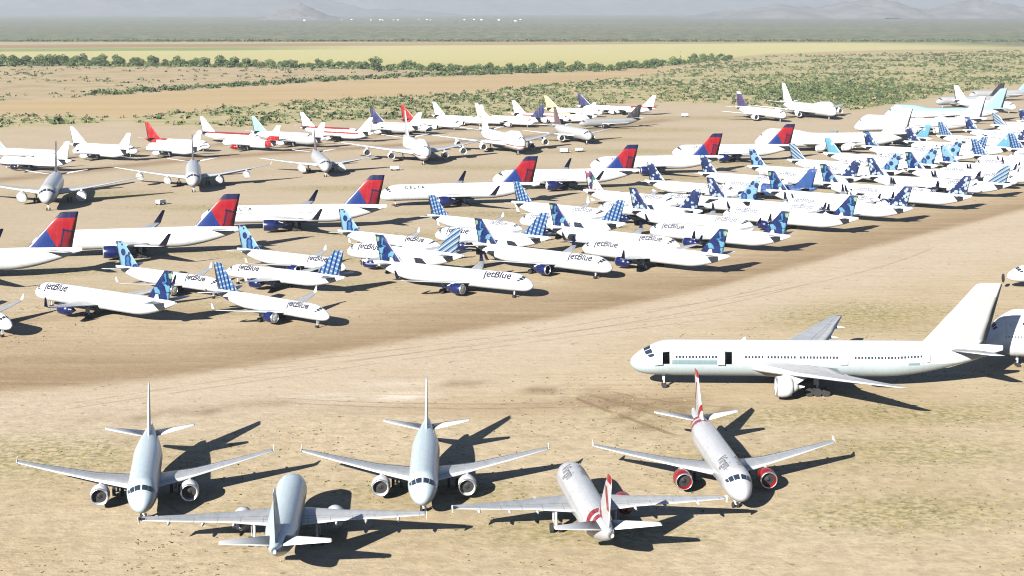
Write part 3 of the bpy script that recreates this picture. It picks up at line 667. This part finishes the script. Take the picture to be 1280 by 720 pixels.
wa = []
for s0, s1 in ((7.6, 14.4), (19.4, 22.6), (23.2, 28.1), (28.7, 35.1), (38.0, 49.2)): wa += list(np.arange(s0, s1, .56))
for a in wa:
    v, f = patch_mesh(P7, a, a+.34, R(72.5), R(80.5), .03, 2); part('window', mkmesh('window', v, f), M_glass, fz7)
# belly lights and a mast on the roof
part('roof_antenna', mkmesh('roof_antenna', [(-19, -.03, 8.4), (-19.8, -.03, 8.4), (-19.8, -.03, 9.0), (-19.5, -.03, 9.0), (-19, .03, 8.4), (-19.8, .03, 8.4), (-19.8, .03, 9.0), (-19.5, .03, 9.0)], [(0, 1, 2, 3), (7, 6, 5, 4), (0, 4, 5, 1), (1, 5, 6, 2), (2, 6, 7, 3), (3, 7, 4, 0)], False), M_white, fz7)

b74s = paint('white_jumbo_body', (.66, .67, .68), (), (6.1, 4.6, 55, .9), .3)
jj = airliner('b747', 84.8, 294.0, 180, 'white jumbo jet behind the big twin-jet\'s tail, that tail\'s shadow across its nose', name='jumbo_jet', body=b74s, cat='jumbo jet')
fj = [c for c in jj.children if c.name.startswith('fuselage')][0]
for k in range(7): v, f = patch_mesh(TY['b747'], 7.6+k*.62, 7.9+k*.62, R(52), R(58), .04, 2); part('window', mkmesh('window', v, f), M_glass, fj)
ej = airliner('a320', 116.0, 379.4, 180, 'white airliner showing only its nose at the right edge, above the half-hidden jumbo jet', cat='airliner')
part('nose_cap', lathe([(-1.0, .02), (-.97, 1.0), (-.8, 1.06), (-.75, .02)], 20, 0, 0, 2.5, 'nose_cap', False), M_dark, ej)
airliner('e190', -99.1, 318.9, -42, 'white jet cut off by the left edge, its nose casting a round shadow', name='regional_jet')

# ------------------------------------------------------------------ blue-tailed fleet
ORD = ['first', 'second', 'third', 'fourth', 'fifth', 'sixth', 'seventh', 'eighth', 'ninth', 'tenth', 'eleventh', 'twelfth', 'thirteenth', 'fourteenth', 'fifteenth', 'sixteenth', 'seventeenth', 'eighteenth']
DESC = dict(mosaic='blocky blue mosaic', plaid='blue checked', rings='pale blue ringed', dots='dark blue dotted', stripes='blue and white striped', sky='light blue', pinkish='multicoloured speckled', blueprint='blue tracery')
FINM = {k: paint('fin_'+k, (.8, .8, .8), (), None, .35, .05, PATS[k], grime=.2) for k in PATS}
BODY = {t: paint('fleet_white_'+t, (.72, .73, .735), (), (TY[t]['zc']+.5, TY[t]['nl']+1, TY[t]['L']-TY[t]['tl'], .45 if t == 'e190' else .16), .3) for t in ('a320', 'a321', 'e190')}
BLUEP = paint('blueprint_body', (.8, .82, .84), (), None, .35, .05, lambda g, o, X, Z, c: g.mix(g.math('LESS_THAN', X, -17.0), c, pat_blueprint(g, o, X, Z, c)))
def tailpose(ty, tx, ty_, h):
    L = TY[ty]['L']; return tx+L*math.cos(R(h)), ty_+L*math.sin(R(h))
def fleet(rows, where, facing, grp):
    for i, (ty, tx, tyy, h, pat) in enumerate(rows):
        X, Y = tailpose(ty, tx, tyy, h); nm = 'regional_jet' if ty == 'e190' else 'airliner'
        lab = '%s with %s tail, %s from the left in the %s' % ('regional jet' if ty == 'e190' else 'airliner', DESC[pat], ORD[i], where)
        airliner(ty, X, Y, h, lab, name=nm, fin=FINM[pat], body=BLUEP if pat == 'blueprint' else BODY[ty], nac=M_navy, lett=('jet', M_text if tyy < 455 else M_text2), group=grp, wlmat=M_dnavy if ty == 'a321' else M_white, winglets=(ty != 'a320' or i % 2 == 0), fence=(ty == 'a320' and i % 2 == 1), cover=(i % 3 != 1), detail=1 if tyy < 520 else 0, missing=((1,) if tyy > 480 and i % 5 == 2 else ((-1,) if tyy > 480 and i % 4 == 3 else ())))
fleet([('a321', -69, 331, 144, 'mosaic'), ('a321', 53, 396, 141, 'mosaic'), ('a321', 74, 432, 142, 'mosaic'), ('a321', 100, 470, 143, 'mosaic'), ('a321', 121.5, 494.5, 142, 'dots'), ('a321', 148.5, 527, 142, 'dots'), ('a321', 172, 563, 142, 'stripes'), ('a321', 196, 597, 142, 'dots'), ('a321', 221, 632, 142, 'mosaic'), ('a321', 245, 666, 142, 'dots')],
      'nearest left-facing row', 'left', 'blue-tailed airliners facing left in the nearest row')
fleet([('e190', -65, 352, -40, 'plaid')], 'loose front row', 'right', 'blue-tailed airliners')
fleet([('a321', -33, 388, -32, 'mosaic'), ('a321', -10, 419, -40, 'mosaic'), ('a321', 10, 453, -40, 'mosaic'), ('a321', 35, 493, -40, 'dots'), ('a321', 62, 524, -39, 'dots'), ('a321', 85, 546, -38, 'mosaic'), ('a321', 107, 571, -38, 'mosaic'), ('a321', 128.5, 595, -38, 'dots'), ('a321', 148.5, 621, -38, 'mosaic'), ('a321', 169, 649, -38, 'rings'), ('a321', 190, 681, -38, 'plaid'), ('a321', 215, 713, -38, 'plaid'), ('a321', 239, 747, -38, 'mosaic'), ('a321', 263, 781, -38, 'dots')],
      'nearer right-facing row', 'right', 'blue-tailed airliners facing right in the near row')
fleet([('e190', -38, 368, 147, 'plaid'), ('a320', -12, 397, 144, 'stripes'), ('a320', 10, 429, 146, 'plaid'), ('a320', 32, 458, 142, 'plaid'), ('a320', 57, 488, 143, 'dots'), ('a320', 78, 512, 143, 'rings'), ('a320', 103, 551, 143, 'blueprint'), ('a320', 125, 585, 143, 'dots'), ('a320', 145, 609, 143, 'rings'), ('a320', 165, 634, 143, 'rings'), ('a320', 184, 669, 143, 'rings'), ('a320', 201, 692, 143, 'plaid'), ('a320', 219, 715, 143, 'sky'), ('a320', 238, 752, 143, 'dots'), ('a320', 260, 786, 143, 'rings')],
      'second left-facing row', 'left', 'blue-tailed airliners facing left in the second row')
fleet([('e190', -94, 385, -36, 'rings'), ('e190', -70, 414, -35, 'rings'), ('e190', -48, 449, -36, 'rings'), ('e190', -25, 484, -39, 'plaid'), ('a320', 0, 512, -40, 'plaid'), ('a320', 24, 546, -40, 'pinkish'), ('a320', 47, 577, -38, 'dots'), ('a320', 69, 606, -38, 'dots'), ('a320', 91, 633, -37, 'rings'), ('a320', 111, 660, -37, 'stripes'), ('a320', 131, 690, -37, 'sky'), ('a320', 155, 727, -37, 'mosaic'), ('a320', 180, 754, -37, 'dots'), ('a320', 204, 790, -37, 'plaid'), ('a320', 227, 827, -37, 'mosaic'), ('a320', 251, 862, -37, 'stripes'), ('a320', 275, 896, -37, 'dots')],
      'farther right-facing row', 'right', 'blue-tailed airliners facing right in the farthest row')

# ------------------------------------------------------------------ red and blue tailed wide-bodies
def dline(a0, z0, a1, z1, side):
    """half plane aft (+) or ahead (-) of the line through two (aft, z) points"""
    # aft > line  <=>  -x - a0 - (a1-a0)/(z1-z0)*(z-z0) > 0
    k = (a1-a0)/(z1-z0); c = (-1.0, -k, -a0+k*z0); return c if side > 0 else tuple(-v for v in c)
def delta_fin():
    b1, r1, r2, nv = hx(38, 72, 160), hx(214, 28, 48), hx(160, 22, 48), hx(30, 34, 92)
    reg = [(b1, [dline(46.2, 12.4, 48.9, 7.2, -1)]), (nv, [(0, 1, -14.35)]),
           (nv, [dline(49.6, 7.2, 50.6, 11.6, 1), dline(50.0, 7.2, 51.0, 11.6, -1), (0, -1, 11.6)]), (nv, [dline(49.9, 10.7, 50.6, 11.9, 1), (-.28, 1, -11.2-.28*50.8), (.28, -1, 11.7+.28*50.8)]),
           (r2, [dline(50.0, 7.2, 51.0, 11.6, 1), (.28, -1, 11.2+.28*50.8)])]
    return paint('fin_red_blue', r1, reg, None, .35, grime=.2)
DF = delta_fin(); DB = paint('wide_body_white', (.72, .73, .735), (), (5.3, 9, 42, .3), .3); DB2 = paint('wide_body_white_windows', (.72, .73, .735), (), (5.2, 9, 42, .9), .3)
def wl_(t): return 'wide-body with red and blue tail, '+t
for i, (X, Y, h, t, bd, wg, lt) in enumerate([(-159, 386, -166, 'only its tail half showing at the left edge', DB, True, False), (-126, 426, -166.5, 'second from the left of its row', DB, True, False), (-92, 482, -172, 'third from the left with a dark window line', DB2, True, True),
        (-44, 541, -166, 'fourth from the left of its row', DB, True, True), (-7, 592, -169, 'fifth from the left of its row', DB, True, False), (31, 648, -169, 'sixth from the left, dark lettering behind its cockpit', DB, False, True), (69, 706, -172, 'farthest of its row, by the huge jumbo jets', DB, False, True)]):
    airliner('b767', X, Y, h, wl_(t)[:], name='wide_body_airliner', fin=DF, body=bd, nac=M_navy, wlmat=M_dnavy, winglets=wg, lett=('delta', M_text) if lt else None, group='red-tailed wide-bodies in a slanting row', cover=i % 2 == 0)

# ------------------------------------------------------------------ unmarked jets facing the camera behind them
sil = paint('silver_body', (.42, .43, .44), (), None, .35, .12)
dkfin = paint('dark_fin', hx(70, 70, 84)); purp = paint('plum_fin', hx(130, 90, 108)); greyf = paint('grey_fin', hx(120, 122, 128))
redline = paint('white_body_red_line', (.78, .78, .78), [(hx(190, 30, 40), [(0, 1, -4.1), (0, -1, 4.5)]), ((.45, .46, .48), [(0, -1, 3.4)])], (5.6, 10, 52, .4))
airliner('b777', -150, 526, -78, 'twin-jet with covered engines facing the camera at the far left, behind the red-tailed row', name='twin_jet', body=sil, fin=greyf, winglets=False, cover=True, detail=1, group='large jets facing the camera', cat='airliner')
airliner('a340', -113, 580, -79, 'four-engined jet facing the camera, second from the left behind the red-tailed row', name='four_engined_jet', body=sil, fin=greyf, cover=True, winglets=True, group='large jets facing the camera')
airliner('b767', -72, 636, -78, 'twin-engined jet facing the camera, third from the left behind the red-tailed row', name='twin_jet', body=sil, fin=purp, cover=True, winglets=False, group='large jets facing the camera')
airliner('b747', -36, 686, -79, 'white jumbo jet with red cheatline facing the camera, its black shadow to the right', name='jumbo_jet', body=redline, fin=sil, winglets=False, group='large jets facing the camera', cat='jumbo jet')
airliner('b747', 5, 735, -73, 'white jumbo jet with thin red cheatline, right of the other red-lined jumbo', name='jumbo_jet', body=redline, fin=paint('white_fin', (.72, .73, .735)), winglets=False, group='large jets facing the camera', cat='jumbo jet')
airliner('b767', 38, 795, -72, 'white jet with a dark plum fin, rightmost of the jets facing the camera', name='twin_jet', body=sil, fin=purp, winglets=False, group='large jets facing the camera')

# ------------------------------------------------------------------ narrow-bodies along the scrub
W = (.72, .73, .735)
def nb(key, base=W, reg=()): return paint('narrow_'+key, base, reg, (3.95, 6, 32, .25), .35)
wb = nb('white'); Lb7 = TY['b737']['L']
red_bk = nb('red_spine', W, [(hx(214, 26, 38), [(-1, 0, -31), (0, 1, -3.3)]), (hx(214, 26, 38), [(-1, 0, -25), (0, 1, -4.7)])])
red_f = paint('red_fin', hx(214, 26, 38)); teal_f = paint('teal_fin', (.22, .46, .46)); yel_f = paint('yellow_fin', (.60, .52, .20)); yel_p = paint('pale_yellow_fin', (.72, .68, .45)); navy_f = paint('navy_fin', hx(60, 66, 130)); white_f = paint('white_fin2', (.72, .73, .735))
red_base = paint('white_fin_red_root', W, [(hx(214, 26, 38), [(0, -1, 7.4)])])
red_top = nb('red_roof', W, [(hx(205, 40, 45), [(0, 1, -4.6), (-1, 0, -6)])]); red_line = nb('red_line', W, [(hx(205, 40, 45), [(0, 1, -3.9), (0, -1, 4.7), (-1, 0, -9), (1, 0, 31)])])
red_tail = nb('red_rear', W, [(hx(210, 30, 40), [(-1, 0, -30), (1, 0, 34)])]); navy_belly = nb('navy_belly', W, [(hx(30, 34, 90), [(0, -1, 2.3)])]); silver_b = nb('silver', (.36, .37, .385)); grey_b = nb('dark_grey', (.27, .28, .29)); yel_b = nb('yellow_fade', W, [((.75, .70, .45), [(-1, 0, -15)])])
NBS = [(-193, 703, -22, wb, teal_f, M_white, 'white airliner with teal fin, nose right, at the far left edge', 0), (-212, 677, 152, navy_belly, white_f, M_dnavy, 'white airliner with navy belly and engines, nose left, cut by the left edge', 0),
 (-166, 727, -28, wb, white_f, M_white, 'white airliner, nose right, behind the two at the far left', 0), (-195, 729, 143, wb, white_f, M_white, 'plain white airliner, nose left, left of the red-finned airliner', 0),
 (-139, 755, -30, red_bk, red_f, M_white, 'white airliner with all red fin, nose right, near the left edge of the scrub', 0), (-166, 745, 140, wb, white_f, M_white, 'small white airliner, nose left, in front of the red-finned one', 0),
 (-122, 797, -32, red_top, white_f, M_white, 'white airliner with a red roof stripe and white fin, nose right', 0), (-137, 778, 142, red_tail, red_base, M_red, 'white airliner with red engine and red band by its tail, nose left', 0),
 (-97, 801, -32, wb, teal_f, M_white, 'white airliner with teal fin, nose right, right of the red-engined one', 0), (-118, 800, 140, silver_b, white_f, M_white, 'silver airliner, nose left, overlapping the teal-finned airliner', 0),
 (-77, 834, -32, red_top, white_f, M_white, 'white airliner, nose right, red above the windows, behind the red-lined one', 0), (-101, 832, 146, red_line, white_f, M_white, 'white airliner with a broad red line, nose left, in front of another red-lined one', 0),
 (-79, 874, 146, silver_b, white_f, M_white, 'silver-white airliner, nose left, left of the red-finned one in the middle', 0), (-42, 868, -28, wb, navy_f, M_white, 'airliner with dark navy fin, mostly hidden behind the silver-white one', 0),
 (-28, 895, -30, red_bk, red_f, M_white, 'white airliner with red fin, nose right, behind the left red-lined jumbo', 0), (-15, 925, -38, wb, white_f, M_white, 'white airliner with plain white fin, nose right, right of the red-finned one in the middle', 0),
 (12, 914, -32, wb, yel_p, M_white, 'white airliner with pale yellow fin, nose right, behind the right red-lined jumbo', 0), (-14, 942, 146, wb, navy_f, M_white, 'white airliner with navy fin, nose left, behind the right red-lined jumbo', 0),
 (33, 946, -32, red_line, white_f, M_white, 'white airliner with red line, nose right, left of the yellow fin', 0), (55, 1003, -26, yel_b, yel_f, M_white, 'white and pale yellow airliner with bright yellow fin, nose right', 0),
 (15, 962, 148, wb, white_f, M_white, 'white airliner, nose left, just right of the yellow fin', 0), (77, 1030, -25, wb, navy_f, M_white, 'airliner with navy fin, nose right, behind the yellow-finned one', 0),
 (57, 1046, 146, red_top, white_f, M_white, 'white airliner with red stripe, nose left, rightmost of the scrub-side row', 0), (37, 905, 205, grey_b, dkfin, M_dark, 'grey airliner with dark fin and open engines, right of the yellow-finned one', 0)]
for X, Y, h, bd, fn, nc, lab, _ in NBS: airliner('b737', X, Y, h, lab, body=bd, fin=fn, nac=nc, winglets=False, group='narrow-body airliners along the edge of the scrub', detail=0)

# ------------------------------------------------------------------ far right group
cyan = (.27, .42, .47); cy_b = paint('pale_cyan_roof_body', W, [(cyan, [(0, 1, -6.6)])], (5.6, 10, 60, .2)); cy_f = paint('pale_cyan_fin', cyan); jw = paint('jumbo_white', (.72, .73, .735), (), (5.7, 10, 60, .2))
airliner('b767', 159, 957, -66, 'white jet with violet fin and yellow tinged body, beside the scrub right of centre', name='twin_jet', body=paint('yellow_tint_body', W, [((.75, .72, .56), [(-1, 0, -12), (1, 0, 26)])]), fin=paint('violet_fin', hx(90, 70, 150), [(W, [(0, 1, -14.5)])]), winglets=False, detail=0)
airliner('b747', 192, 977, -72, 'white four-engined jet with tall white fin, at the scrub edge right of the violet-finned one', name='jumbo_jet', body=jw, fin=white_f, winglets=False, detail=0, cat='jumbo jet')
airliner('b748', 112, 757, -172, 'nearest of the huge white jumbo jets, nose left, above the last red and blue tail', name='jumbo_jet', body=jw, fin=white_f, winglets=False, detail=0, group='huge white jumbo jets, nose left', cat='jumbo jet')
airliner('b748', 179, 859, -166, 'huge white jumbo jet, second of three, with plain white fin', name='jumbo_jet', body=jw, fin=white_f, winglets=False, detail=0, group='huge white jumbo jets, nose left', cat='jumbo jet')
airliner('b748', 216, 954, -170, 'huge jumbo jet with pale cyan roof and pale cyan fin, farthest of the three', name='jumbo_jet', body=cy_b, fin=cy_f, winglets=False, detail=0, group='huge white jumbo jets, nose left', cat='jumbo jet')
airliner('b767', 284, 1104, -160, 'grey jet with black fin, nose left, on the far right behind the pale cyan fin', name='twin_jet', body=paint('grey_body', (.32, .33, .35), (), None, .4, .1), fin=dkfin, winglets=False, detail=0)
airliner('b767', 330, 1190, -160, 'grey jet with pale cyan fin, nose left, on the far right beyond the black-finned one', name='twin_jet', body=paint('grey_body'), fin=cy_f, winglets=False, detail=0)
airliner('b767', 318, 1040, -60, 'white jet cut by the right edge, farthest up, beside the pale cyan fin', name='twin_jet', body=jw, fin=white_f, winglets=False, detail=0)
airliner('a320', 167.0, 793.0, 143, 'airliner with light blue tail, nose left, alone between the right-facing row and the huge jumbos', fin=FINM['sky'], body=BODY['a320'], nac=M_navy, lett=('jet', M_text2), group='blue-tailed airliners', fence=True, detail=0)
airliner('b737', 262, 880, 200, 'white airliner with red patch near the right edge, under the pale cyan fin', body=red_tail, fin=white_f, winglets=False, detail=0)
airliner('b737', 250, 905, -20, 'silver airliner with dark engines by the right edge, behind the red-patched one', body=silver_b, fin=white_f, nac=M_dark, winglets=False, detail=0)

# ------------------------------------------------------------------ small white equipment near the parked jumbos
def cart(X, Y, h, lab, L=3.4, H=1.3):
    r = link(bpy.data.objects.new('equipment_cart', None)); r.location = (X, Y, 0); r.rotation_euler = (0, 0, R(h)); tag(r, lab, 'equipment cart', 'white equipment carts among the parked jets')
    bm = bmesh.new(); q = bmesh.ops.create_cube(bm, size=1)
    for v in q['verts']: v.co = Vector((v.co.x*L, v.co.y*1.9, .55+(v.co.z+.5)*H))
    bmesh.ops.bevel(bm, geom=bm.edges[:], offset=.12, segments=2, affect='EDGES'); me = bpy.data.meshes.new('cabinet'); bm.to_mesh(me); bm.free(); part('cabinet', me, M_white, r)
    for sx in (-1, 1):
        for sy in (-1, 1): part('wheel', wheels_mesh([(sx*L*.33, sy*.85, .38)], .38, .25), M_tyre, r)
    bm = bmesh.new(); q = bmesh.ops.create_cube(bm, size=1)
    for v in q['verts']: v.co = Vector((L/2+.75+v.co.x*1.5, v.co.y*.12, .5+v.co.z*.12))
    me = bpy.data.meshes.new('tow_bar'); bm.to_mesh(me); bm.free(); part('tow_bar', me, M_gear, r)
cart(-48, 668, 10, 'white equipment cart beside the left red-lined jumbo'); cart(24, 752, -15, 'white equipment cart right of the right red-lined jumbo', 3.8, 1.5); cart(31, 757, 30, 'second white cart between the right red-lined jumbo and the plum-finned jet')
cart(-118, 548, 60, 'white cart on the dirt below the four-engined jet', 3.0, 1.2); cart(106, 1010, 5, 'white cart on the dirt left of the violet-finned jet', 4, 1.6)

# ------------------------------------------------------------------ vegetation
def leaf_mat(name, stops):
    g = G(name); at = g.n('ShaderNodeAttribute', attribute_name='tint').outputs['Fac']
    g.put(g.b.inputs['Base Color'], g.ramp(at, stops)); g.b.inputs['Roughness'].default_value = .85; g.b.inputs['Specular IOR Level'].default_value = .15
    return g.m
M_scrub = leaf_mat('scrub_leaves', [(0, (.04, .055, .028)), (.35, (.075, .105, .045)), (.7, (.135, .165, .07)), (.9, (.21, .195, .11)), (1, (.24, .21, .12))])
M_tree = leaf_mat('tree_leaves', [(0, (.05, .075, .034)), (.5, (.095, .14, .055)), (1, (.16, .20, .085))])
M_weed = leaf_mat('weed_leaves', [(0, (.10, .10, .035)), (.5, (.18, .17, .06)), (1, (.30, .25, .11))])
M_bark = plain('bark', (.12, .09, .065), .9)
def quads(cent, size, tint, name):
    """one randomly turned leaf clump face per centre"""
    n = len(cent); a = rng.normal(size=(n, 3)); a /= np.linalg.norm(a, axis=1)[:, None]; b = rng.normal(size=(n, 3)); b -= (b*a).sum(1)[:, None]*a; b /= np.linalg.norm(b, axis=1)[:, None]
    s = size[:, None]; k = rng.uniform(.5, 1, (n, 1))
    vs_ = np.stack([cent-a*s, cent+b*s*k, cent+a*s, cent-b*s*k], 1).reshape(-1, 3)
    me = bpy.data.meshes.new(name); me.vertices.add(4*n); me.vertices.foreach_set('co', vs_.ravel().astype(np.float32)); me.loops.add(4*n); me.loops.foreach_set('vertex_index', np.arange(4*n, dtype=np.int32))
    me.polygons.add(n); me.polygons.foreach_set('loop_start', np.arange(0, 4*n, 4, dtype=np.int32)); me.update(calc_edges=True)
    at = me.attributes.new('tint', 'FLOAT', 'POINT'); at.data.foreach_set('value', np.repeat(tint, 4).astype(np.float32)); return me
def bushes(px, py, rad, hgt, per, name, mat, label, tb=None, ls=.42):
    n = len(px); d = rng.normal(size=(n, per, 3)); d /= np.linalg.norm(d, axis=2)[..., None]; d[..., 2] = abs(d[..., 2]); rr = rng.uniform(.45, 1, (n, per, 1)); d *= rr
    c = np.stack([px, py, np.zeros(n)], 1)[:, None, :]+d*np.stack([rad, rad, hgt], 1)[:, None, :]
    t = np.clip(np.repeat((rng.uniform(0, 1, n) if tb is None else tb)[:, None], per, 1)+rng.normal(0, .09, (n, per)), 0, 1)
    me = quads(c.reshape(-1, 3), np.repeat(rad*ls, per)*rng.uniform(.7, 1.2, n*per), t.ravel(), name); me.materials.append(mat)
    o = link(bpy.data.objects.new(name, me)); tag(o, label, 'vegetation', kind='stuff'); return o
def scatter(n, x0, x1, y0, y1, keep):
    px = rng.uniform(x0, x1, n); py = rng.uniform(y0, y1, n); k = keep(px, py); return px[k], py[k]
nzv = lambda px, py, s: np.array([mn.noise(Vector((a*s, b*s, 3.3))) for a, b in zip(px, py)])
def kscrub(px, py):
    k = (py > fy(APRON, px)+6) & (py < fy(SCRUB_UP, px)) & (abs(px) < py*.345)
    return k & (nzv(px, py, .010)*1.1+nzv(px, py*.5, .035)*1.0+rng.uniform(-.45, .55, len(px))+np.where(px < 60, .42, .06) > 0.02)
px, py = scatter(60000, -420, 900, 880, 2750, kscrub)
thin = rng.uniform(size=len(px)) < np.clip(1300/py, .3, 1); px, py = px[thin], py[thin]
bushes(px, py, rng.lognormal(.45, .4, len(px)), rng.lognormal(.35, .4, len(px)), 11, 'desert_scrub', M_scrub, 'green and olive desert scrub behind the parked jets', np.clip(.45+.5*nzv(px, py, .006)+rng.normal(0, .2, len(px)), 0, 1))
px = 262+rng.normal(0, 42, 1500); py = 1330+rng.normal(0, 95, 1500)+(px-262)*1.2; k = (py > fy(APRON, px)+6) & (abs(px) < py*.345); px, py = px[k], py[k]
bushes(px, py, rng.lognormal(.6, .35, len(px)), rng.lognormal(.5, .35, len(px)), 11, 'green_thicket', M_scrub, 'dense green thicket beside the apron at right, behind the huge white jets', rng.uniform(.1, .75, len(px)))
kb = lambda px, py: (py > fy(TAN_UP, px)+8) & (py < fy(TREES_Y, px)-30) & (abs(px) < py*.345) & (px < 260) & (nzv(px, py, .01)+rng.uniform(-.5, .3, len(px)) > 0)
px, py = scatter(4200, -800, 260, 1150, 2200, kb)
bushes(px, py, rng.uniform(1.2, 3.4, len(px)), rng.uniform(.8, 2.6, len(px)), 8, 'dry_brush', M_scrub, 'scattered dry bushes on the tan plain before the tree line')
# a denser hedge of bushes along the edge of the dirt field
px = rng.uniform(-330, 60, 420); py = fy(TAN_UP, px)+rng.uniform(5, 90, 420)**1.0
bushes(px, py, rng.uniform(1.5, 4.5, len(px)), rng.uniform(1.2, 3.6, len(px)), 12, 'bush_line', M_scrub, 'line of grey-green bushes above the smooth tan field', rng.uniform(.1, .6, len(px)))
kw = lambda px, py: (abs(px) < py*.33) & (py > 150) & ~((py > fy(TRACK_LIGHT, px)) & (py < fy(BROWN_UP, px)-2)) & (nzv(px, py, .03)+nzv(px, py, .11)*.7+rng.uniform(-1.1, .1, len(px)) > 0)
px, py = scatter(26000, -130, 130, 165, 360, kw)
bushes(px, py, rng.uniform(.07, .26, len(px)), rng.uniform(.06, .2, len(px)), 4, 'weeds', M_weed, 'small dry weeds dotted over the dirt', None, .6)
# trees
def tree_meshes(k):
    vv = []; ff = []; n = 8
    def limb(p0, p1, r0, r1):
        b = len(vv); d = (p1-p0).normalized(); u = d.orthogonal().normalized(); v = d.cross(u)
        for p, r in ((p0, r0), (p1, r1)):
            for i in range(n): t = 2*math.pi*i/n; vv.append(tuple(p+u*r*math.cos(t)+v*r*math.sin(t)))
        for i in range(n): ff.append((b+i, b+(i+1) % n, b+n+(i+1) % n, b+n+i))
    limb(Vector((0, 0, -.05)), Vector((.1, 0, 2.6)), .35, .24); cs = []
    for i in range(7):
        a = i*2.4+k; q = Vector((math.cos(a)*random.uniform(1.5, 3.8), math.sin(a)*random.uniform(1.5, 3.8), random.uniform(2.2, 6.4))); limb(Vector((.1, 0, random.uniform(1.4, 2.6))), q, .16, .06); cs.append((q, random.uniform(1.5, 2.5)))
    cs.append((Vector((0, 0, 6.6)), 2.6)); cs.append((Vector((.5, .8, 3.6)), 2.9)); cs.append((Vector((-1.6, -.8, 1.9)), 2.3)); cs.append((Vector((2.0, .3, 1.8)), 2.3)); cs.append((Vector((0, -1.8, 1.6)), 2.2)); cents = []; tints = []
    for q, r in cs:
        m = int(46*r); d = rng.normal(size=(m, 3)); d /= np.linalg.norm(d, axis=1)[:, None]; d *= rng.uniform(.5, 1.05, (m, 1))*r; d[:, 2] *= .75; cents.append(np.array(q)+d); tints.append(np.clip(rng.uniform(.2, .8)+rng.normal(0, .12, m), 0, 1))
    c = np.concatenate(cents); c[:, 2] = np.maximum(c[:, 2], .6)
    return mkmesh('trunk', vv, ff), quads(c, rng.uniform(.3, .6, len(c)), np.concatenate(tints), 'crown')
protos = [tree_meshes(k) for k in range(4)]
def tree(X, Y, s, sz, label, group=None, name='tree'):
    r = link(bpy.data.objects.new(name, None)); r.location = (X, Y, 0); r.scale = (s, s, s*sz); r.rotation_euler = (0, 0, random.uniform(0, 6.28)); tag(r, label, 'tree', group)
    t, c = random.choice(protos); part('trunk', t, M_bark, r); part('crown', c, M_tree, r)
tree(-148, 1800, 1.9, .95, 'large dark round tree standing alone in front of the tree line, left of centre')
tree(-133, 1806, 1.2, .7, 'lower dark tree touching the right side of the large round tree')
for i in range(295):
    X = -740+i*3.5+random.uniform(-4, 4)
    gap = mn.noise(Vector((X*.02, 1.7, 0)))+mn.noise(Vector((X*.07, 5.7, 0)))*.6
    if gap < -.62: continue
    if -166 < X < -124: continue
    Y = float(fy(TREES_Y, X))+random.uniform(-40, 60)-(20 if X > -100 else 0)
    tree(X, Y, (random.uniform(.8, 1.6) if X < -300 else random.uniform(.6, 1.2)), random.uniform(.55, 1.15), 'green tree in the long tree line across the plain', 'trees in the long tree line')
px = rng.uniform(-760, 300, 1500); py = fy(TREES_Y, px)+rng.normal(0, 26, 1500); bushes(px, py, rng.lognormal(.9, .4, 1500), rng.lognormal(.95, .45, 1500), 14, 'tree_line_undergrowth', M_tree, 'low thicket of bushes filling the tree line', rng.uniform(.1, 1, 1500))
# hedge along the far edge of the fields
px = rng.uniform(-1400, 1250, 1500); py = 3520+rng.uniform(-20, 30, 1500); bushes(px, py, rng.uniform(3, 8, 1500), rng.uniform(2, 5, 1500), 6, 'field_hedge', M_tree, 'thin dark line of bushes along the far edge of the fields', rng.uniform(0, .5, 1500))

# ------------------------------------------------------------------ distant white buildings on the plain
M_bw = plain('whitewashed_wall', (.82, .82, .8), .7); M_br = plain('pale_roof', (.6, .57, .52), .7)
bm = bmesh.new(); bmesh.ops.create_cube(bm, size=1)
for v in bm.verts: v.co = Vector((v.co.x*34, v.co.y*20, (v.co.z+.5)*11))
hw = bpy.data.meshes.new('wall'); bm.to_mesh(hw); bm.free()
hr = mkmesh('roof', [(-18, -11, 11.003), (18, -11, 11.003), (18, 11, 11.003), (-18, 11, 11.003), (-18, 0, 15), (18, 0, 15)], [(0, 1, 5, 4), (2, 3, 4, 5), (0, 4, 3), (1, 2, 5), (0, 3, 2, 1)], False)
for i, (X, Y) in enumerate([(-1180, 11500), (-1130, 11700), (-960, 11300), (-920, 11600), (-880, 11300), (-820, 11500), (-780, 11350), (-600, 11700), (-560, 11400), (-330, 11500), (-270, 11800), (-210, 11400), (-90, 11300), (60, 11900), (-1350, 10800), (-700, 12500), (20, 10200)]):
    r = link(bpy.data.objects.new('building', None)); r.location = (X, Y, 0); s = random.uniform(.25, .5); r.scale = (s, s, s)
    tag(r, 'tiny white building far out on the hazy plain', 'building', 'white buildings far out on the plain'); part('wall', hw, M_bw, r); part('roof', hr, M_br, r)

# ------------------------------------------------------------------ haze
hzm = bpy.data.materials.new('haze'); hzm.use_nodes = True; t = hzm.node_tree; t.nodes.clear()
ou = t.nodes.new('ShaderNodeOutputMaterial'); pv = t.nodes.new('ShaderNodeVolumePrincipled'); pv.inputs['Color'].default_value = (.84, .92, 1, 1); pv.inputs['Density'].default_value = 6.2e-5; pv.inputs['Anisotropy'].default_value = .2
t.links.new(pv.outputs[0], ou.inputs['Volume'])
bm = bmesh.new(); bmesh.ops.create_cube(bm, size=1)
for v in bm.verts: v.co = Vector((v.co.x*96000, v.co.y*50000+20900, -3001+(v.co.z+.5)*4601))
for v in bm.verts:
    if v.co.z < 0: v.co.z = -3
hz = bpy.data.meshes.new('haze'); bm.to_mesh(hz); bm.free(); hz.materials.append(hzm); ho_ = link(bpy.data.objects.new('haze', hz)); tag(ho_, kind='stuff')
